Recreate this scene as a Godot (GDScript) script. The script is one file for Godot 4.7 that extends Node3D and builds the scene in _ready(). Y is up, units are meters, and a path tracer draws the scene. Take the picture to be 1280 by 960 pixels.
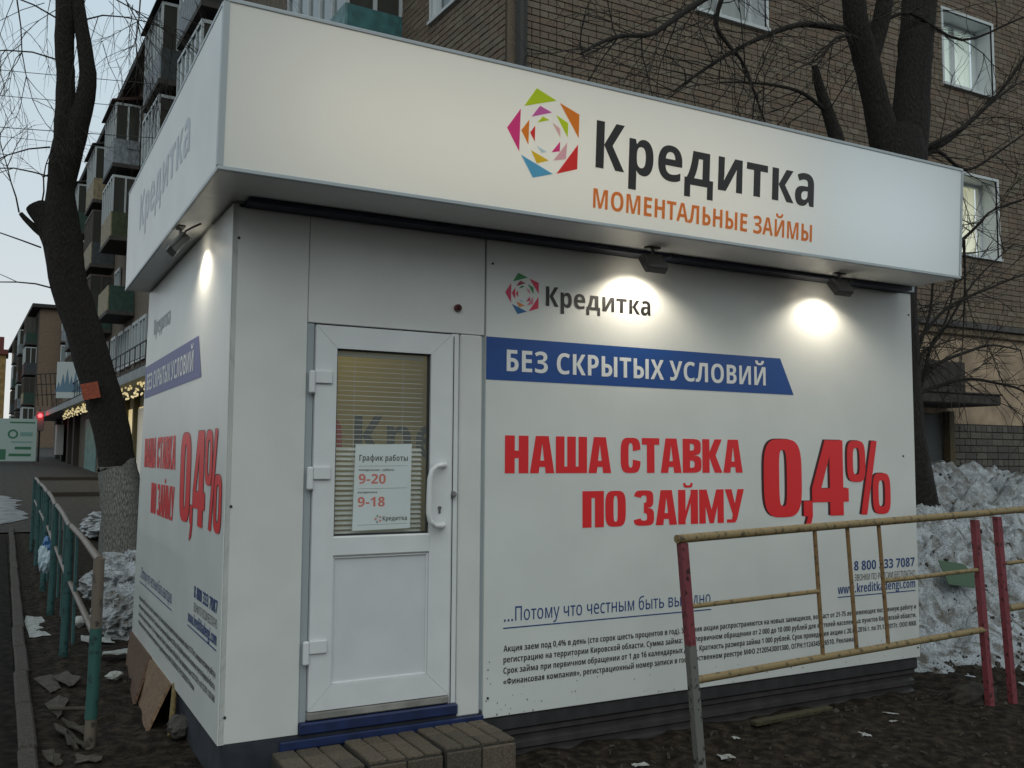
extends Node3D

var rng := RandomNumberGenerator.new()
var noise := FastNoiseLite.new()
var mats := {}
var tex := {}
var taken := {}
var bold: Font
var plain: Font

# ------------------------------------------------------------------ mesh builder
class MB:
	var v := PackedVector3Array()
	var n := PackedVector3Array()
	var c := PackedColorArray()
	var xf := Transform3D()
	var col := Color(1, 1, 1)
	var colored := false
	func tri(a: Vector3, b: Vector3, d: Vector3) -> void:
		a = xf * a; b = xf * b; d = xf * d
		var m := (b - a).cross(d - a).normalized()
		for p in [a, d, b]:
			v.append(p); n.append(m)
			if colored: c.append(col)
	func quad(a: Vector3, b: Vector3, d: Vector3, e: Vector3) -> void:
		a = xf * a; b = xf * b; d = xf * d; e = xf * e
		var m := (d - a).cross(e - b).normalized()
		v.append_array(PackedVector3Array([a, d, b, a, e, d]))
		for k in 6:
			n.append(m)
			if colored: c.append(col)
	func squad(p: Array, q: Array) -> void:   # smooth quad, points and normals counter-clockwise
		for k in [0, 2, 1, 0, 3, 2]:
			v.append(xf * p[k]); n.append((xf.basis * q[k]).normalized())
			if colored: c.append(col)
	func hexa(p: Array) -> void:   # bottom 0-3 counter-clockwise from above, top 4-7
		quad(p[3], p[2], p[1], p[0]); quad(p[4], p[5], p[6], p[7])
		for k in 4:
			var j := (k + 1) % 4
			quad(p[k], p[j], p[j + 4], p[k + 4])
	func box(x0: float, x1: float, y0: float, y1: float, z0: float, z1: float) -> void:
		hexa([Vector3(x0, y0, z1), Vector3(x1, y0, z1), Vector3(x1, y0, z0), Vector3(x0, y0, z0), Vector3(x0, y1, z1), Vector3(x1, y1, z1), Vector3(x1, y1, z0), Vector3(x0, y1, z0)])
	func cbox(x0: float, x1: float, y0: float, y1: float, z0: float, z1: float, b := 0.006) -> void:   # chamfered box
		var lo := Vector3(x0, y0, z0)
		var hi := Vector3(x1, y1, z1)
		var ce := (lo + hi) / 2
		var h := (hi - lo) / 2
		b = minf(b, minf(h.x, minf(h.y, h.z)) * 0.6)
		for ax in 3:
			var u := (ax + 1) % 3
			var w := (ax + 2) % 3
			for s in [-1.0, 1.0]:
				var q := []
				for k in [[-1, -1], [1, -1], [1, 1], [-1, 1]]:
					var p := Vector3()
					p[ax] = s * h[ax]; p[u] = k[0] * (h[u] - b); p[w] = k[1] * (h[w] - b)
					q.append(ce + p)
				if s > 0: quad(q[0], q[1], q[2], q[3])
				else: quad(q[3], q[2], q[1], q[0])
			for s in [-1.0, 1.0]:
				for t in [-1.0, 1.0]:
					var q := []
					for k in [[-1, 0], [1, 0], [1, 1], [-1, 1]]:
						var p := Vector3()
						p[ax] = k[0] * (h[ax] - b)
						p[u] = s * (h[u] - (b if k[1] else 0.0)); p[w] = t * (h[w] - (0.0 if k[1] else b))
						q.append(ce + p)
					if s * t > 0: quad(q[3], q[2], q[1], q[0])
					else: quad(q[0], q[1], q[2], q[3])
		for sx in [-1.0, 1.0]:
			for sy in [-1.0, 1.0]:
				for sz in [-1.0, 1.0]:
					var a := ce + Vector3(sx * h.x, sy * (h.y - b), sz * (h.z - b))
					var d := ce + Vector3(sx * (h.x - b), sy * h.y, sz * (h.z - b))
					var e := ce + Vector3(sx * (h.x - b), sy * (h.y - b), sz * h.z)
					if sx * sy * sz > 0: tri(a, d, e)
					else: tri(a, e, d)
	func tube(pts: Array, rad: Array, sides := 8, bump := 0.0, seed_ := 1) -> void:
		var rings := []
		var norms := []
		var side := Vector3()
		var r2 := RandomNumberGenerator.new()
		r2.seed = seed_
		for i in pts.size():
			var d: Vector3 = (pts[mini(i + 1, pts.size() - 1)] - pts[maxi(i - 1, 0)]).normalized()
			if i == 0:
				side = d.cross(Vector3(0.31, 0.2, 0.93)).normalized()
				if side.length() < 0.1: side = d.cross(Vector3.RIGHT).normalized()
			side = (side - d * side.dot(d)).normalized()
			var up := d.cross(side)
			var ring := []
			var nn := []
			for k in sides:
				var an := TAU * k / sides
				var o := side * cos(an) + up * sin(an)
				ring.append(pts[i] + o * rad[i] * (1.0 + bump * r2.randf_range(-1, 1)))
				nn.append(o)
			rings.append(ring); norms.append(nn)
		for i in pts.size() - 1:
			for k in sides:
				var j := (k + 1) % sides
				squad([rings[i][k], rings[i][j], rings[i + 1][j], rings[i + 1][k]], [norms[i][k], norms[i][j], norms[i + 1][j], norms[i + 1][k]])
		for k in range(1, sides - 1):
			tri(rings[0][0], rings[0][k + 1], rings[0][k])
			var l: Array = rings[-1]
			tri(l[0], l[k], l[k + 1])
	func prism(poly: Array, a: Vector3, b: Vector3) -> void:   # convex outline (Vector3s), swept from +a to +b
		var m := poly.size()
		for k in m:
			var j := (k + 1) % m
			quad(poly[k] + a, poly[j] + a, poly[j] + b, poly[k] + b)
		for k in range(1, m - 1):
			tri(poly[0] + a, poly[k + 1] + a, poly[k] + a)
			tri(poly[0] + b, poly[k] + b, poly[k + 1] + b)
	func mesh() -> ArrayMesh:
		var arr := []
		arr.resize(Mesh.ARRAY_MAX)
		arr[Mesh.ARRAY_VERTEX] = v
		arr[Mesh.ARRAY_NORMAL] = n
		if colored: arr[Mesh.ARRAY_COLOR] = c
		var m := ArrayMesh.new()
		m.add_surface_from_arrays(Mesh.PRIMITIVE_TRIANGLES, arr)
		return m

# ------------------------------------------------------------------ nodes
func numbered(called: String) -> String:
	if not taken.has(called):
		taken[called] = 0
		return called
	taken[called] += 1
	return "%s_%03d" % [called, taken[called]]

func tag(o: Node, label := "", category := "", group := "", kind := "") -> void:
	if label: o.set_meta("label", label)
	if category: o.set_meta("category", category)
	if group: o.set_meta("group", group)
	if kind: o.set_meta("kind", kind)

func thing(called: String, label: String, category: String, base: Vector3, group := "") -> Node3D:
	var o := Node3D.new()
	o.name = numbered(called)
	add_child(o)
	o.position = base
	tag(o, label, category, group)
	return o

func put(called: String, mesh: Mesh, m: Material, parent: Node3D, at = null) -> MeshInstance3D:
	var o := MeshInstance3D.new()
	o.name = called
	o.mesh = mesh
	o.material_override = m
	parent.add_child(o, true)
	if at == null:
		o.global_transform = Transform3D()   # the mesh is in the place's own metres
	else:
		o.transform = at
	return o

func part(called: String, b: MB, m: Material, parent: Node3D) -> MeshInstance3D:
	return put(called, b.mesh(), m, parent)

func solo(called: String, b: MB, m: Material, label := "", category := "", group := "", kind := "") -> MeshInstance3D:
	var o := MeshInstance3D.new()
	o.name = numbered(called)
	o.mesh = b.mesh()
	o.material_override = m
	add_child(o)
	tag(o, label, category, group, kind)
	return o

func group_node(called: String, parent: Node3D) -> Node3D:
	var o := Node3D.new()
	o.name = called
	parent.add_child(o, true)
	return o

# ------------------------------------------------------------------ materials
func noise_tex(key: String, kind: int, freq: float, oct: int, lo: float, hi: float, mid_lo := 0.0, mid_hi := 1.0, size := 512, sd := 3) -> void:
	var f := FastNoiseLite.new()
	f.noise_type = kind
	f.frequency = freq
	f.seed = sd
	f.fractal_type = FastNoiseLite.FRACTAL_FBM
	f.fractal_octaves = oct
	var t := NoiseTexture2D.new()
	t.width = size
	t.height = size
	t.seamless = true
	t.noise = f
	var g := Gradient.new()
	g.offsets = PackedFloat32Array([mid_lo, mid_hi])
	g.colors = PackedColorArray([Color(lo, lo, lo), Color(hi, hi, hi)])
	t.color_ramp = g
	tex[key] = t

func mat(key: String, r: float, g: float, b: float, rough := 0.7, t := "", scale := 1.0, bump := "", cm := 0.0, bscale := 0.0) -> StandardMaterial3D:
	if mats.has(key): return mats[key]
	var m := StandardMaterial3D.new()
	m.resource_name = key
	m.albedo_color = Color(r, g, b).linear_to_srgb()
	m.roughness = rough
	if t or bump:
		m.uv1_triplanar = true
		m.uv1_world_triplanar = true
		m.uv1_scale = Vector3.ONE * scale
	if t: m.albedo_texture = tex[t]
	if bump:
		m.heightmap_enabled = true
		m.heightmap_texture = tex[bump]
		m.heightmap_scale = cm
	mats[key] = m
	return m

func glow(key: String, col: Color, e: float) -> StandardMaterial3D:
	if mats.has(key): return mats[key]
	var m := mat(key, 0.8, 0.8, 0.75, 0.5)
	m.emission_enabled = true
	m.emission = col
	m.emission_energy_multiplier = e
	return m

func glass(key: String, r: float, g: float, b: float, a: float) -> StandardMaterial3D:
	if mats.has(key): return mats[key]
	var m := mat(key, r, g, b, 0.04)
	m.transparency = BaseMaterial3D.TRANSPARENCY_ALPHA
	m.albedo_color.a = a
	return m

# ------------------------------------------------------------------ lettering
func text(called: String, s: String, f: Font, x0: float, base: float, width: float, cap: float, m: Material, parent: Node3D, xf: Transform3D, ref := "Н") -> MeshInstance3D:
	var probe := TextMesh.new()
	probe.font = f; probe.font_size = 96; probe.pixel_size = 0.01; probe.depth = 0.0; probe.text = ref
	var pb := probe.get_aabb()
	var t := TextMesh.new()
	t.font = f; t.font_size = 96; t.pixel_size = 0.01; t.depth = 0.0; t.curve_step = 1.0
	t.horizontal_alignment = HORIZONTAL_ALIGNMENT_LEFT
	t.text = s
	var tb := t.get_aabb()
	var sx := width / tb.size.x
	var sy := cap / pb.size.y
	var o := put(called, t, m, parent)
	var local := Transform3D(Basis.from_scale(Vector3(sx, sy, 1.0)), Vector3(x0 - tb.position.x * sx, base - pb.position.y * sy, 0))
	o.global_transform = xf * local
	return o

# heavy condensed capitals, drawn as outlines one unit high: returns [pieces, width]
func heavy_glyph(ch: String) -> Array:
	var p := []
	var rect := func(x0: float, y0: float, x1: float, y1: float) -> void:
		p.append([Vector2(x0, y0), Vector2(x1, y0), Vector2(x1, y1), Vector2(x0, y1)])
	var poly := func(a: Array) -> void:
		var q := []
		for k in range(0, a.size(), 2): q.append(Vector2(a[k], a[k + 1]))
		p.append(q)
	var ring := func(cx: float, cy: float, hw: float, hh: float, tx: float, ty: float, a0: float, a1: float) -> void:
		var pt := func(a: float, w: float, h: float) -> Vector2:
			var c := cos(a)
			var d := sin(a)
			return Vector2(cx + w * signf(c) * pow(absf(c), 0.55), cy + h * signf(d) * pow(absf(d), 0.55))
		var n := int(ceil((a1 - a0) / 9.0))
		for k in n:
			var a := deg_to_rad(lerpf(a0, a1, float(k) / n))
			var e := deg_to_rad(lerpf(a0, a1, float(k + 1) / n))
			p.append([pt.call(a, hw - tx, hh - ty), pt.call(a, hw, hh), pt.call(e, hw, hh), pt.call(e, hw - tx, hh - ty)])
	var w := 0.6
	match ch:
		"Н":
			rect.call(0, 0, 0.258, 1); rect.call(0.362, 0, 0.62, 1); rect.call(0.258, 0.40, 0.362, 0.60); w = 0.62
		"А":
			poly.call([0, 0, 0.237, 0, 0.33, 0.8, 0.33, 1, 0.155, 1]); poly.call([0.66, 0, 0.505, 1, 0.33, 1, 0.33, 0.8, 0.423, 0]); poly.call([0.257, 0.17, 0.403, 0.17, 0.3835, 0.34, 0.2765, 0.34]); w = 0.66
		"Ш":
			rect.call(0, 0, 0.24, 1); rect.call(0.318, 0, 0.557, 1); rect.call(0.635, 0, 0.875, 1); rect.call(0.24, 0, 0.318, 0.18); rect.call(0.557, 0, 0.635, 0.18); w = 0.875
		"С":
			ring.call(0.3, 0.5, 0.3, 0.5, 0.235, 0.155, 8, 352)
		"Т":
			rect.call(0, 0.81, 0.54, 1); rect.call(0.1525, 0, 0.3875, 0.81); w = 0.54
		"В":
			rect.call(0, 0, 0.235, 1); ring.call(0.235, 0.755, 0.355, 0.245, 0.22, 0.145, -90, 90); ring.call(0.235, 0.255, 0.375, 0.255, 0.225, 0.15, -90, 90)
		"К":
			rect.call(0, 0, 0.235, 1); poly.call([0.235, 0.45, 0.44, 0.52, 0.65, 1, 0.41, 1, 0.235, 0.62]); poly.call([0.235, 0.45, 0.41, 0, 0.66, 0, 0.44, 0.52]); w = 0.66
		"П":
			rect.call(0, 0, 0.258, 1); rect.call(0.352, 0, 0.61, 1); rect.call(0.258, 0.81, 0.352, 1); w = 0.61
		"О", "0":
			ring.call(0.3, 0.5, 0.3, 0.5, 0.24, 0.14, 0, 360)
		"З":
			ring.call(0.26, 0.75, 0.29, 0.25, 0.21, 0.145, -90, 172); ring.call(0.26, 0.25, 0.31, 0.25, 0.215, 0.145, -172, 90); w = 0.58
		"Й":
			rect.call(0, 0, 0.235, 1); rect.call(0.40, 0, 0.635, 1); poly.call([0.235, 0.12, 0.40, 0.62, 0.40, 0.88, 0.235, 0.38]); ring.call(0.3175, 1.2, 0.15, 0.14, 0.07, 0.07, 180, 360); w = 0.635
		"М":
			rect.call(0, 0, 0.21, 1); rect.call(0.60, 0, 0.81, 1); poly.call([0.21, 0.5, 0.335, 0, 0.405, 0, 0.405, 0.4, 0.245, 1, 0.21, 1]); poly.call([0.60, 0.5, 0.60, 1, 0.565, 1, 0.405, 0.4, 0.405, 0, 0.475, 0]); w = 0.81
		"У":
			poly.call([0.23, 0.1, 0.41, 0.1, 0.65, 1, 0.43, 1]); poly.call([0, 1, 0.262, 0.24, 0.338, 0.55, 0.23, 1]); poly.call([0.06, 0, 0.34, 0, 0.41, 0.1, 0.06, 0.1]); w = 0.65
		"4":
			rect.call(0.30, 0, 0.53, 1); rect.call(0, 0.18, 0.30, 0.36); rect.call(0.53, 0.18, 0.62, 0.36); poly.call([0, 0.36, 0.155, 0.36, 0.30, 0.78, 0.30, 1, 0.225, 1]); w = 0.62
		",":
			rect.call(0.02, 0, 0.26, 0.2); poly.call([0.13, 0, 0.02, -0.2, 0.2, -0.12, 0.26, 0]); w = 0.28
		"%":
			ring.call(0.21, 0.72, 0.21, 0.28, 0.135, 0.1, 0, 360); ring.call(0.79, 0.28, 0.21, 0.28, 0.135, 0.1, 0, 360); poly.call([0.30, 0, 0.44, 0, 0.70, 1, 0.56, 1]); w = 1.0
		" ":
			w = 0.2
	return [p, w]

func heavy_text(s: String, x0: float, base: float, width: float, cap: float, m: Material, parent: Node3D, xf: Transform3D) -> void:
	var total := 0.0
	for ch in s: total += heavy_glyph(ch)[1] + 0.04
	var k := width / (total - 0.04)
	var x := x0
	for ch in s:
		var g := heavy_glyph(ch)
		var b := MB.new()
		b.xf = xf
		for q in g[0]:
			for i in range(1, q.size() - 1):
				b.tri(Vector3(x + q[0].x * k, base + q[0].y * cap, 0), Vector3(x + q[i].x * k, base + q[i].y * cap, 0), Vector3(x + q[i + 1].x * k, base + q[i + 1].y * cap, 0))
		x += (g[1] + 0.04) * k
		if b.v.size() > 0: part("letter", b, m, parent)

func logo(parent: Node3D, xf: Transform3D, k: float, dull: bool) -> void:
	var data := [
		["green", -0.152, 0.128, -0.080, 0.236, 0.047, 0.192], ["orange", 0.066, 0.184, 0.193, 0.143, 0.193, 0.013], ["red", 0.190, -0.021, 0.190, -0.157, 0.059, -0.202],
		["blue", 0.037, -0.206, -0.086, -0.244, -0.162, -0.133], ["magenta", -0.173, -0.119, -0.250, -0.005, -0.172, 0.109], ["purple", -0.106, 0.078, -0.056, 0.146, 0.020, 0.123],
		["green", 0.045, 0.115, 0.123, 0.084, 0.123, 0.005], ["pink", 0.121, -0.021, 0.116, -0.113, 0.036, -0.134], ["yellow", 0.010, -0.138, -0.064, -0.165, -0.103, -0.099],
		["orange", -0.119, -0.074, -0.165, -0.004, -0.118, 0.061], ["green", -0.070, 0.053, -0.037, 0.092, 0.007, 0.080], ["rose", 0.023, 0.070, 0.075, 0.046, 0.076, -0.004],
		["magenta", 0.076, -0.024, 0.076, -0.078, 0.024, -0.091], ["sky", -0.004, -0.091, -0.036, -0.105, -0.069, -0.069], ["red", -0.081, -0.051, -0.111, -0.007, -0.081, 0.036]]
	var bright := {"green": [0.42, 0.52, 0.02], "orange": [0.75, 0.25, 0.03], "red": [0.62, 0.04, 0.04], "blue": [0.10, 0.33, 0.52], "magenta": [0.62, 0.05, 0.25], "purple": [0.38, 0.10, 0.30], "pink": [0.75, 0.45, 0.52], "yellow": [0.75, 0.52, 0.03], "rose": [0.75, 0.50, 0.52], "sky": [0.55, 0.68, 0.75]}
	var deep := {"green": [0.02, 0.22, 0.06], "orange": [0.60, 0.03, 0.08], "red": [0.60, 0.03, 0.08], "blue": [0.02, 0.12, 0.30], "magenta": [0.55, 0.03, 0.10], "purple": [0.30, 0.03, 0.05], "pink": [0.60, 0.20, 0.25], "yellow": [0.65, 0.22, 0.05], "rose": [0.6, 0.25, 0.3], "sky": [0.3, 0.5, 0.6]}
	for d in data:
		var p: Array = (deep if dull else bright)[d[0]]
		var b := MB.new()
		b.xf = xf
		b.tri(Vector3(d[5], d[6], 0) * k, Vector3(d[3], d[4], 0) * k, Vector3(d[1], d[2], 0) * k)
		var pm := mat(("print_deep_" if dull else "print_vinyl_") + d[0], p[0], p[1], p[2], 0.45)
		if not dull:
			pm.backlight_enabled = true   # translucent vinyl on the lit sign
			var hi := maxf(p[0], maxf(p[1], p[2]))
			pm.backlight = Color(p[0] / hi, p[1] / hi, p[2] / hi).linear_to_srgb()
		part("emblem_facet", b, pm, parent)

# the advertising print of one banner panel; xf maps (metres along, metres up) on the panel's face
func banner_print(parent: Node3D, xf: Transform3D, o: Dictionary) -> void:
	var off: float = o.off
	var r: float = o.off + o.r
	var r2: float = o.off + o.r2
	var q: float = o.squeeze
	var black := mat("print_black", 0.012, 0.011, 0.012, 0.45)
	var blue := mat("print_blue", 0.006, 0.058, 0.25, 0.4)
	var navy := mat("print_navy", 0.012, 0.05, 0.19, 0.45)
	var white := mat("print_white", 0.70, 0.71, 0.72, 0.45)
	var red := mat("print_scarlet", 0.72, 0.016, 0.022, 0.42)
	var dark_red := mat("print_dark_red", 0.05, 0.006, 0.008, 0.45)
	var brand: Material = black
	if o.faded:
		blue = mat("print_blue_faded", 0.10, 0.11, 0.29, 0.5)
		brand = mat("print_brand_faded", 0.40, 0.42, 0.45, 0.5)
	var up := func(d: float) -> Transform3D: return xf * Transform3D(Basis(), Vector3(0, 0, d))
	if not o.faded: logo(parent, up.call(0.0016) * Transform3D(Basis(), Vector3(1.685 + off, 2.563, 0)), 0.51, true)
	text("lettering", "Кредитка", bold, 1.832 + off, 2.503, 0.772, 0.118, brand, parent, up.call(0.0016))
	var b := MB.new()
	b.xf = up.call(0.0014)
	b.quad(Vector3(1.437 + off, 2.045, 0), Vector3(3.829 + off, 2.045, 0), Vector3(3.708 + off, 2.293, 0), Vector3(1.437 + off, 2.293, 0))
	part("blue_stripe", b, blue, parent)
	text("lettering", "БЕЗ СКРЫТЫХ УСЛОВИЙ", bold, 1.57 + off, 2.1, 2.0, 0.125, white, parent, up.call(0.0030))
	heavy_text("НАША СТАВКА", 1.563 + off, 1.51, 1.793 * q, 0.218, red, parent, up.call(0.0016))
	heavy_text("ПО ЗАЙМУ", 1.563 + 0.529 * q + off, 1.184, 1.272 * q, 0.218, red, parent, up.call(0.0016))
	for lay in [[-0.02, 0.004, 0.0015, dark_red], [0.0, 0.0, 0.0032, red]]:
		for ch in [["0", 3.54, 0.35], [",", 3.897, 0.10], ["4", 3.985, 0.36], ["%", 4.335, 0.445]]:
			heavy_text(ch[0], ch[1] + r + lay[0], 1.208 + lay[1], ch[2], 0.53, lay[3], parent, up.call(lay[2]))
	text("lettering", "...Потому что честным быть выгодно", plain, 1.565 + off, 0.672, 1.505, 0.08, navy, parent, up.call(0.0016))
	for u in [[1.56 + off, 3.075 + off, 0.632], [4.216 + r2, 5.024 + r2, 0.634]]:
		b = MB.new()
		b.xf = up.call(0.0016)
		b.quad(Vector3(u[0], u[2], 0), Vector3(u[1], u[2], 0), Vector3(u[1], u[2] + 0.007, 0), Vector3(u[0], u[2] + 0.007, 0))
		part("underline", b, navy, parent)
	text("lettering", "8 800 333 7087", bold, 4.385 + r2, 0.815, 0.638, 0.066, navy, parent, up.call(0.0016))
	text("lettering", "ЗВОНКИ ПО РОССИИ БЕСПЛАТНО", plain, 4.388 + r2, 0.742, 0.638, 0.045, black, parent, up.call(0.0016))
	text("lettering", "www.kreditkadengi.com", bold, 4.218 + r2, 0.660, 0.806, 0.062, navy, parent, up.call(0.0016))
	var lines := ["Акция заем под 0,4% в день (сто сорок шесть процентов в год). Условия акции распространяются на новых заемщиков, возраст от 21-75 лет, имеющих постоянную работу и",
		"регистрацию на территории Кировской области. Сумма займа: при первичном обращении от 2 000 до 10 000 рублей для жителей населенных пунктов Кировской области.",
		"Срок займа при первичном обращении от 1 до 16 календарных дней. Кратность размера займа 1 000 рублей. Срок проведения акции с 20.01.2016 г. по 31.12.2017г. ООО МКК",
		"«Финансовая компания», регистрационный номер записи в государственном реестре МФО 2120543001300, ОГРН:1124345026510. Реклама"]
	for k in 4:
		text("small_print", lines[k], bold, 1.563 + off, 0.504 - 0.0605 * k, o.small * (1.0 if k < 3 else 0.809), 0.034, black, parent, up.call(0.0016))

# ------------------------------------------------------------------ terrain
func rise(z: float) -> float:
	return maxf(0.0, (-z - 20.0) * 0.03)

func ground_h(x: float, z: float) -> float:
	var h := rise(z) - 0.08 * smoothstep(-0.6, 1.2, x) * smoothstep(-14.0, -6.0, z)
	var rough := smoothstep(-0.72, -0.55, x)
	h += rough * (0.022 * noise.get_noise_2d(x * 60, z * 60) + 0.045 * noise.get_noise_2d(x * 14 + 300, z * 14) * smoothstep(-16.0, -13.0, z))
	return h - 0.01

func field(xs: Array, zs: Array, hf: Callable, keep = null) -> ArrayMesh:
	var nx := xs.size()
	var nz := zs.size()
	var v := PackedVector3Array()
	var idx := PackedInt32Array()
	for j in nz:
		for i in nx:
			v.append(Vector3(xs[i], hf.call(xs[i], zs[j]), zs[j]))
	for j in nz - 1:
		for i in nx - 1:
			if keep != null and not keep.call((xs[i] + xs[i + 1]) / 2, (zs[j] + zs[j + 1]) / 2): continue
			var a := j * nx + i
			idx.append_array(PackedInt32Array([a, a + 1, a + nx, a + 1, a + nx + 1, a + nx]))
	var n := PackedVector3Array()
	n.resize(v.size())
	for k in range(0, idx.size(), 3):
		var m := (v[idx[k + 2]] - v[idx[k]]).cross(v[idx[k + 1]] - v[idx[k]])
		for q in 3: n[idx[k + q]] += m
	for k in n.size(): n[k] = n[k].normalized() if n[k].length() > 0 else Vector3.UP
	var arr := []
	arr.resize(Mesh.ARRAY_MAX)
	arr[Mesh.ARRAY_VERTEX] = v
	arr[Mesh.ARRAY_NORMAL] = n
	arr[Mesh.ARRAY_INDEX] = idx
	var am := ArrayMesh.new()
	am.add_surface_from_arrays(Mesh.PRIMITIVE_TRIANGLES, arr)
	return am

func steps(a: float, b: float, d: float) -> Array:
	var out := []
	var m := int(ceil((b - a) / d))
	for k in m + 1: out.append(a + (b - a) * k / m)
	return out

func lump(c: Vector3, r: Vector3, sd: int, sides := 14, amp := 0.35) -> MB:   # broken rounded chunk
	var b := MB.new()
	var f := FastNoiseLite.new()
	f.seed = sd
	f.frequency = 0.9
	f.fractal_octaves = 5
	var rows := sides * 2 / 3
	var grid := []
	for i in rows + 1:
		var row := []
		for j in sides:
			var th := PI * i / rows
			var ph := TAU * j / sides
			var d := Vector3(sin(th) * cos(ph), cos(th), sin(th) * sin(ph))
			row.append(c + d * r * (1.0 + amp * f.get_noise_3dv(d * 2.2) + amp * 0.6 * absf(f.get_noise_3dv(d * 5.0)) + amp * 0.25 * f.get_noise_3dv(d * 13.0)))
		grid.append(row)
	for i in rows:
		for j in sides:
			var k := (j + 1) % sides
			if i > 0: b.tri(grid[i][j], grid[i][k], grid[i + 1][k])
			b.tri(grid[i][j], grid[i + 1][k], grid[i + 1][j])
	return b

# ------------------------------------------------------------------ kiosk
func mitre(a: Vector2, b: Vector2, c: Vector2, d: Vector2, z0: float, z1: float) -> MB:
	var m := MB.new()
	m.prism([Vector3(a.x, a.y, 0), Vector3(b.x, b.y, 0), Vector3(c.x, c.y, 0), Vector3(d.x, d.y, 0)], Vector3(0, 0, z0), Vector3(0, 0, z1))
	return m

func bx(x0: float, x1: float, y0: float, y1: float, z0: float, z1: float, ch := 0.0) -> MB:
	var m := MB.new()
	if ch > 0: m.cbox(x0, x1, y0, y1, z0, z1, ch)
	else: m.box(x0, x1, y0, y1, z0, z1)
	return m

func kiosk() -> void:
	var k := thing("kiosk", "white panelled loan kiosk with illuminated roof sign and glazed white door", "kiosk", Vector3(2.5, -0.08, -1.6))
	var sheet := mat("sheet_white", 0.65, 0.66, 0.65, 0.42, "soft", 0.7)
	var film := mat("banner_film", 0.65, 0.67, 0.655, 0.38, "soft", 0.45)
	var pvc := mat("pvc_white", 0.70, 0.71, 0.73, 0.33, "soft", 1.1)
	var trim := mat("trim_grey", 0.34, 0.38, 0.41, 0.45)
	var blue := mat("steel_blue", 0.010, 0.025, 0.10, 0.5, "blotch", 1.5)
	var navy := mat("steel_navy", 0.008, 0.014, 0.045, 0.55, "blotch", 1.5)
	var dark := mat("seal_dark", 0.02, 0.02, 0.022, 0.6)
	var inner := mat("inner_wall", 0.55, 0.53, 0.45, 0.8)
	# walls
	part("corner_panel", bx(0, 0.394, 0.20, 2.862, -0.06, -0.002, 0.003), sheet, k)
	part("lintel_panel", bx(0.397, 1.428, 2.298, 2.862, -0.06, -0.004, 0.003), sheet, k)
	part("door_pilaster", bx(1.274, 1.412, 0.18, 2.294, -0.06, 0.004, 0.008), sheet, k)
	part("pilaster_groove", bx(1.412, 1.437, 0.18, 2.862, -0.06, -0.022), trim, k)
	var fp := part("front_banner", bx(1.437, 5.06, 0.15, 2.862, -0.03, 0.0, 0.003), film, k)
	part("front_wall", bx(1.414, 5.05, 0.16, 2.86, -0.10, -0.061), inner, k)
	var sp := MB.new()
	sp.hexa([Vector3(0, 0.2, 0), Vector3(0.03, 0.2, 0), Vector3(0.03, 0.2, -3.36), Vector3(0, 0.2, -3.36), Vector3(0, 2.875, 0), Vector3(0.03, 2.875, 0), Vector3(0.03, 2.875, -3.06), Vector3(0, 2.875, -3.06)])
	sp.xf = Transform3D()
	var spm := part("side_banner", sp, film, k)
	spm.global_position = Vector3(-0.002, 0, -0.002)
	part("side_wall", bx(0.032, 0.08, 0.16, 2.86, -3.05, -0.062), inner, k)
	part("rear_wall", bx(0.08, 5.05, 0.16, 2.86, -3.08, -3.02), inner, k)
	part("end_wall", bx(5.051, 5.085, 0.15, 2.86, -3.08, -0.032), sheet, k)
	part("interior_floor", bx(0.035, 5.05, 0.10, 0.16, -3.0, -0.06), inner, k)
	part("roof", bx(0.02, 5.08, 2.876, 2.96, -3.1, 0.02), trim, k)
	part("head_beam", bx(0.05, 4.92, 2.858, 2.884, 0.003, 0.13, 0.003), navy, k)
	# base
	part("sill_beam", bx(0.02, 1.434, 0.05, 0.1985, -0.06, -0.006, 0.006), mat("sill_slate", 0.03, 0.035, 0.05, 0.6, "blotch", 1.5), k)
	part("door_sill", bx(0.396, 1.273, 0.1995, 0.258, -0.05, 0.024, 0.008), blue, k)
	part("sill_strip", bx(0.30, 1.434, 0.13, 0.178, -0.005, 0.018, 0.006), blue, k)
	part("sill_beam", bx(1.436, 5.05, 0.06, 0.148, -0.12, -0.012, 0.012), mat("sill_dark", 0.035, 0.033, 0.036, 0.55, "blotch", 1.5), k)
	var prof := []
	var yy := 0.06
	for i in 3:
		prof.append(Vector2(yy, -0.03)); prof.append(Vector2(yy - 0.03, -0.03)); prof.append(Vector2(yy - 0.045, -0.055)); prof.append(Vector2(yy - 0.065, -0.055))
		yy -= 0.08
	var sk := MB.new()
	for i in prof.size() - 1:
		sk.quad(Vector3(1.46, prof[i + 1].x, prof[i + 1].y), Vector3(5.03, prof[i + 1].x, prof[i + 1].y), Vector3(5.03, prof[i].x, prof[i].y), Vector3(1.46, prof[i].x, prof[i].y))
	sk.box(1.46, 5.03, -0.2, 0.06, -0.1, -0.06)
	part("ribbed_skirt", sk, mat("skirt_brown", 0.045, 0.04, 0.04, 0.55, "blotch", 1.2), k)
	part("side_skirt", bx(0.03, 0.07, -0.2, 0.198, -3.2, -0.05), mat("skirt_blue", 0.04, 0.045, 0.06, 0.6, "blotch", 1.2), k)
	# print on the two banners
	banner_print(fp, Transform3D(), {"off": 0.0, "r": 0.0, "r2": 0.0, "squeeze": 1.0, "faded": false, "small": 3.462})
	banner_print(spm, Transform3D(Basis(Vector3(0, 0, 1), Vector3.UP, Vector3(-1, 0, 0)), Vector3(-0.003, 0, 0)), {"off": -4.55, "r": -0.29, "r2": -0.56, "squeeze": 0.82, "faded": true, "small": 2.9})
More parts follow.
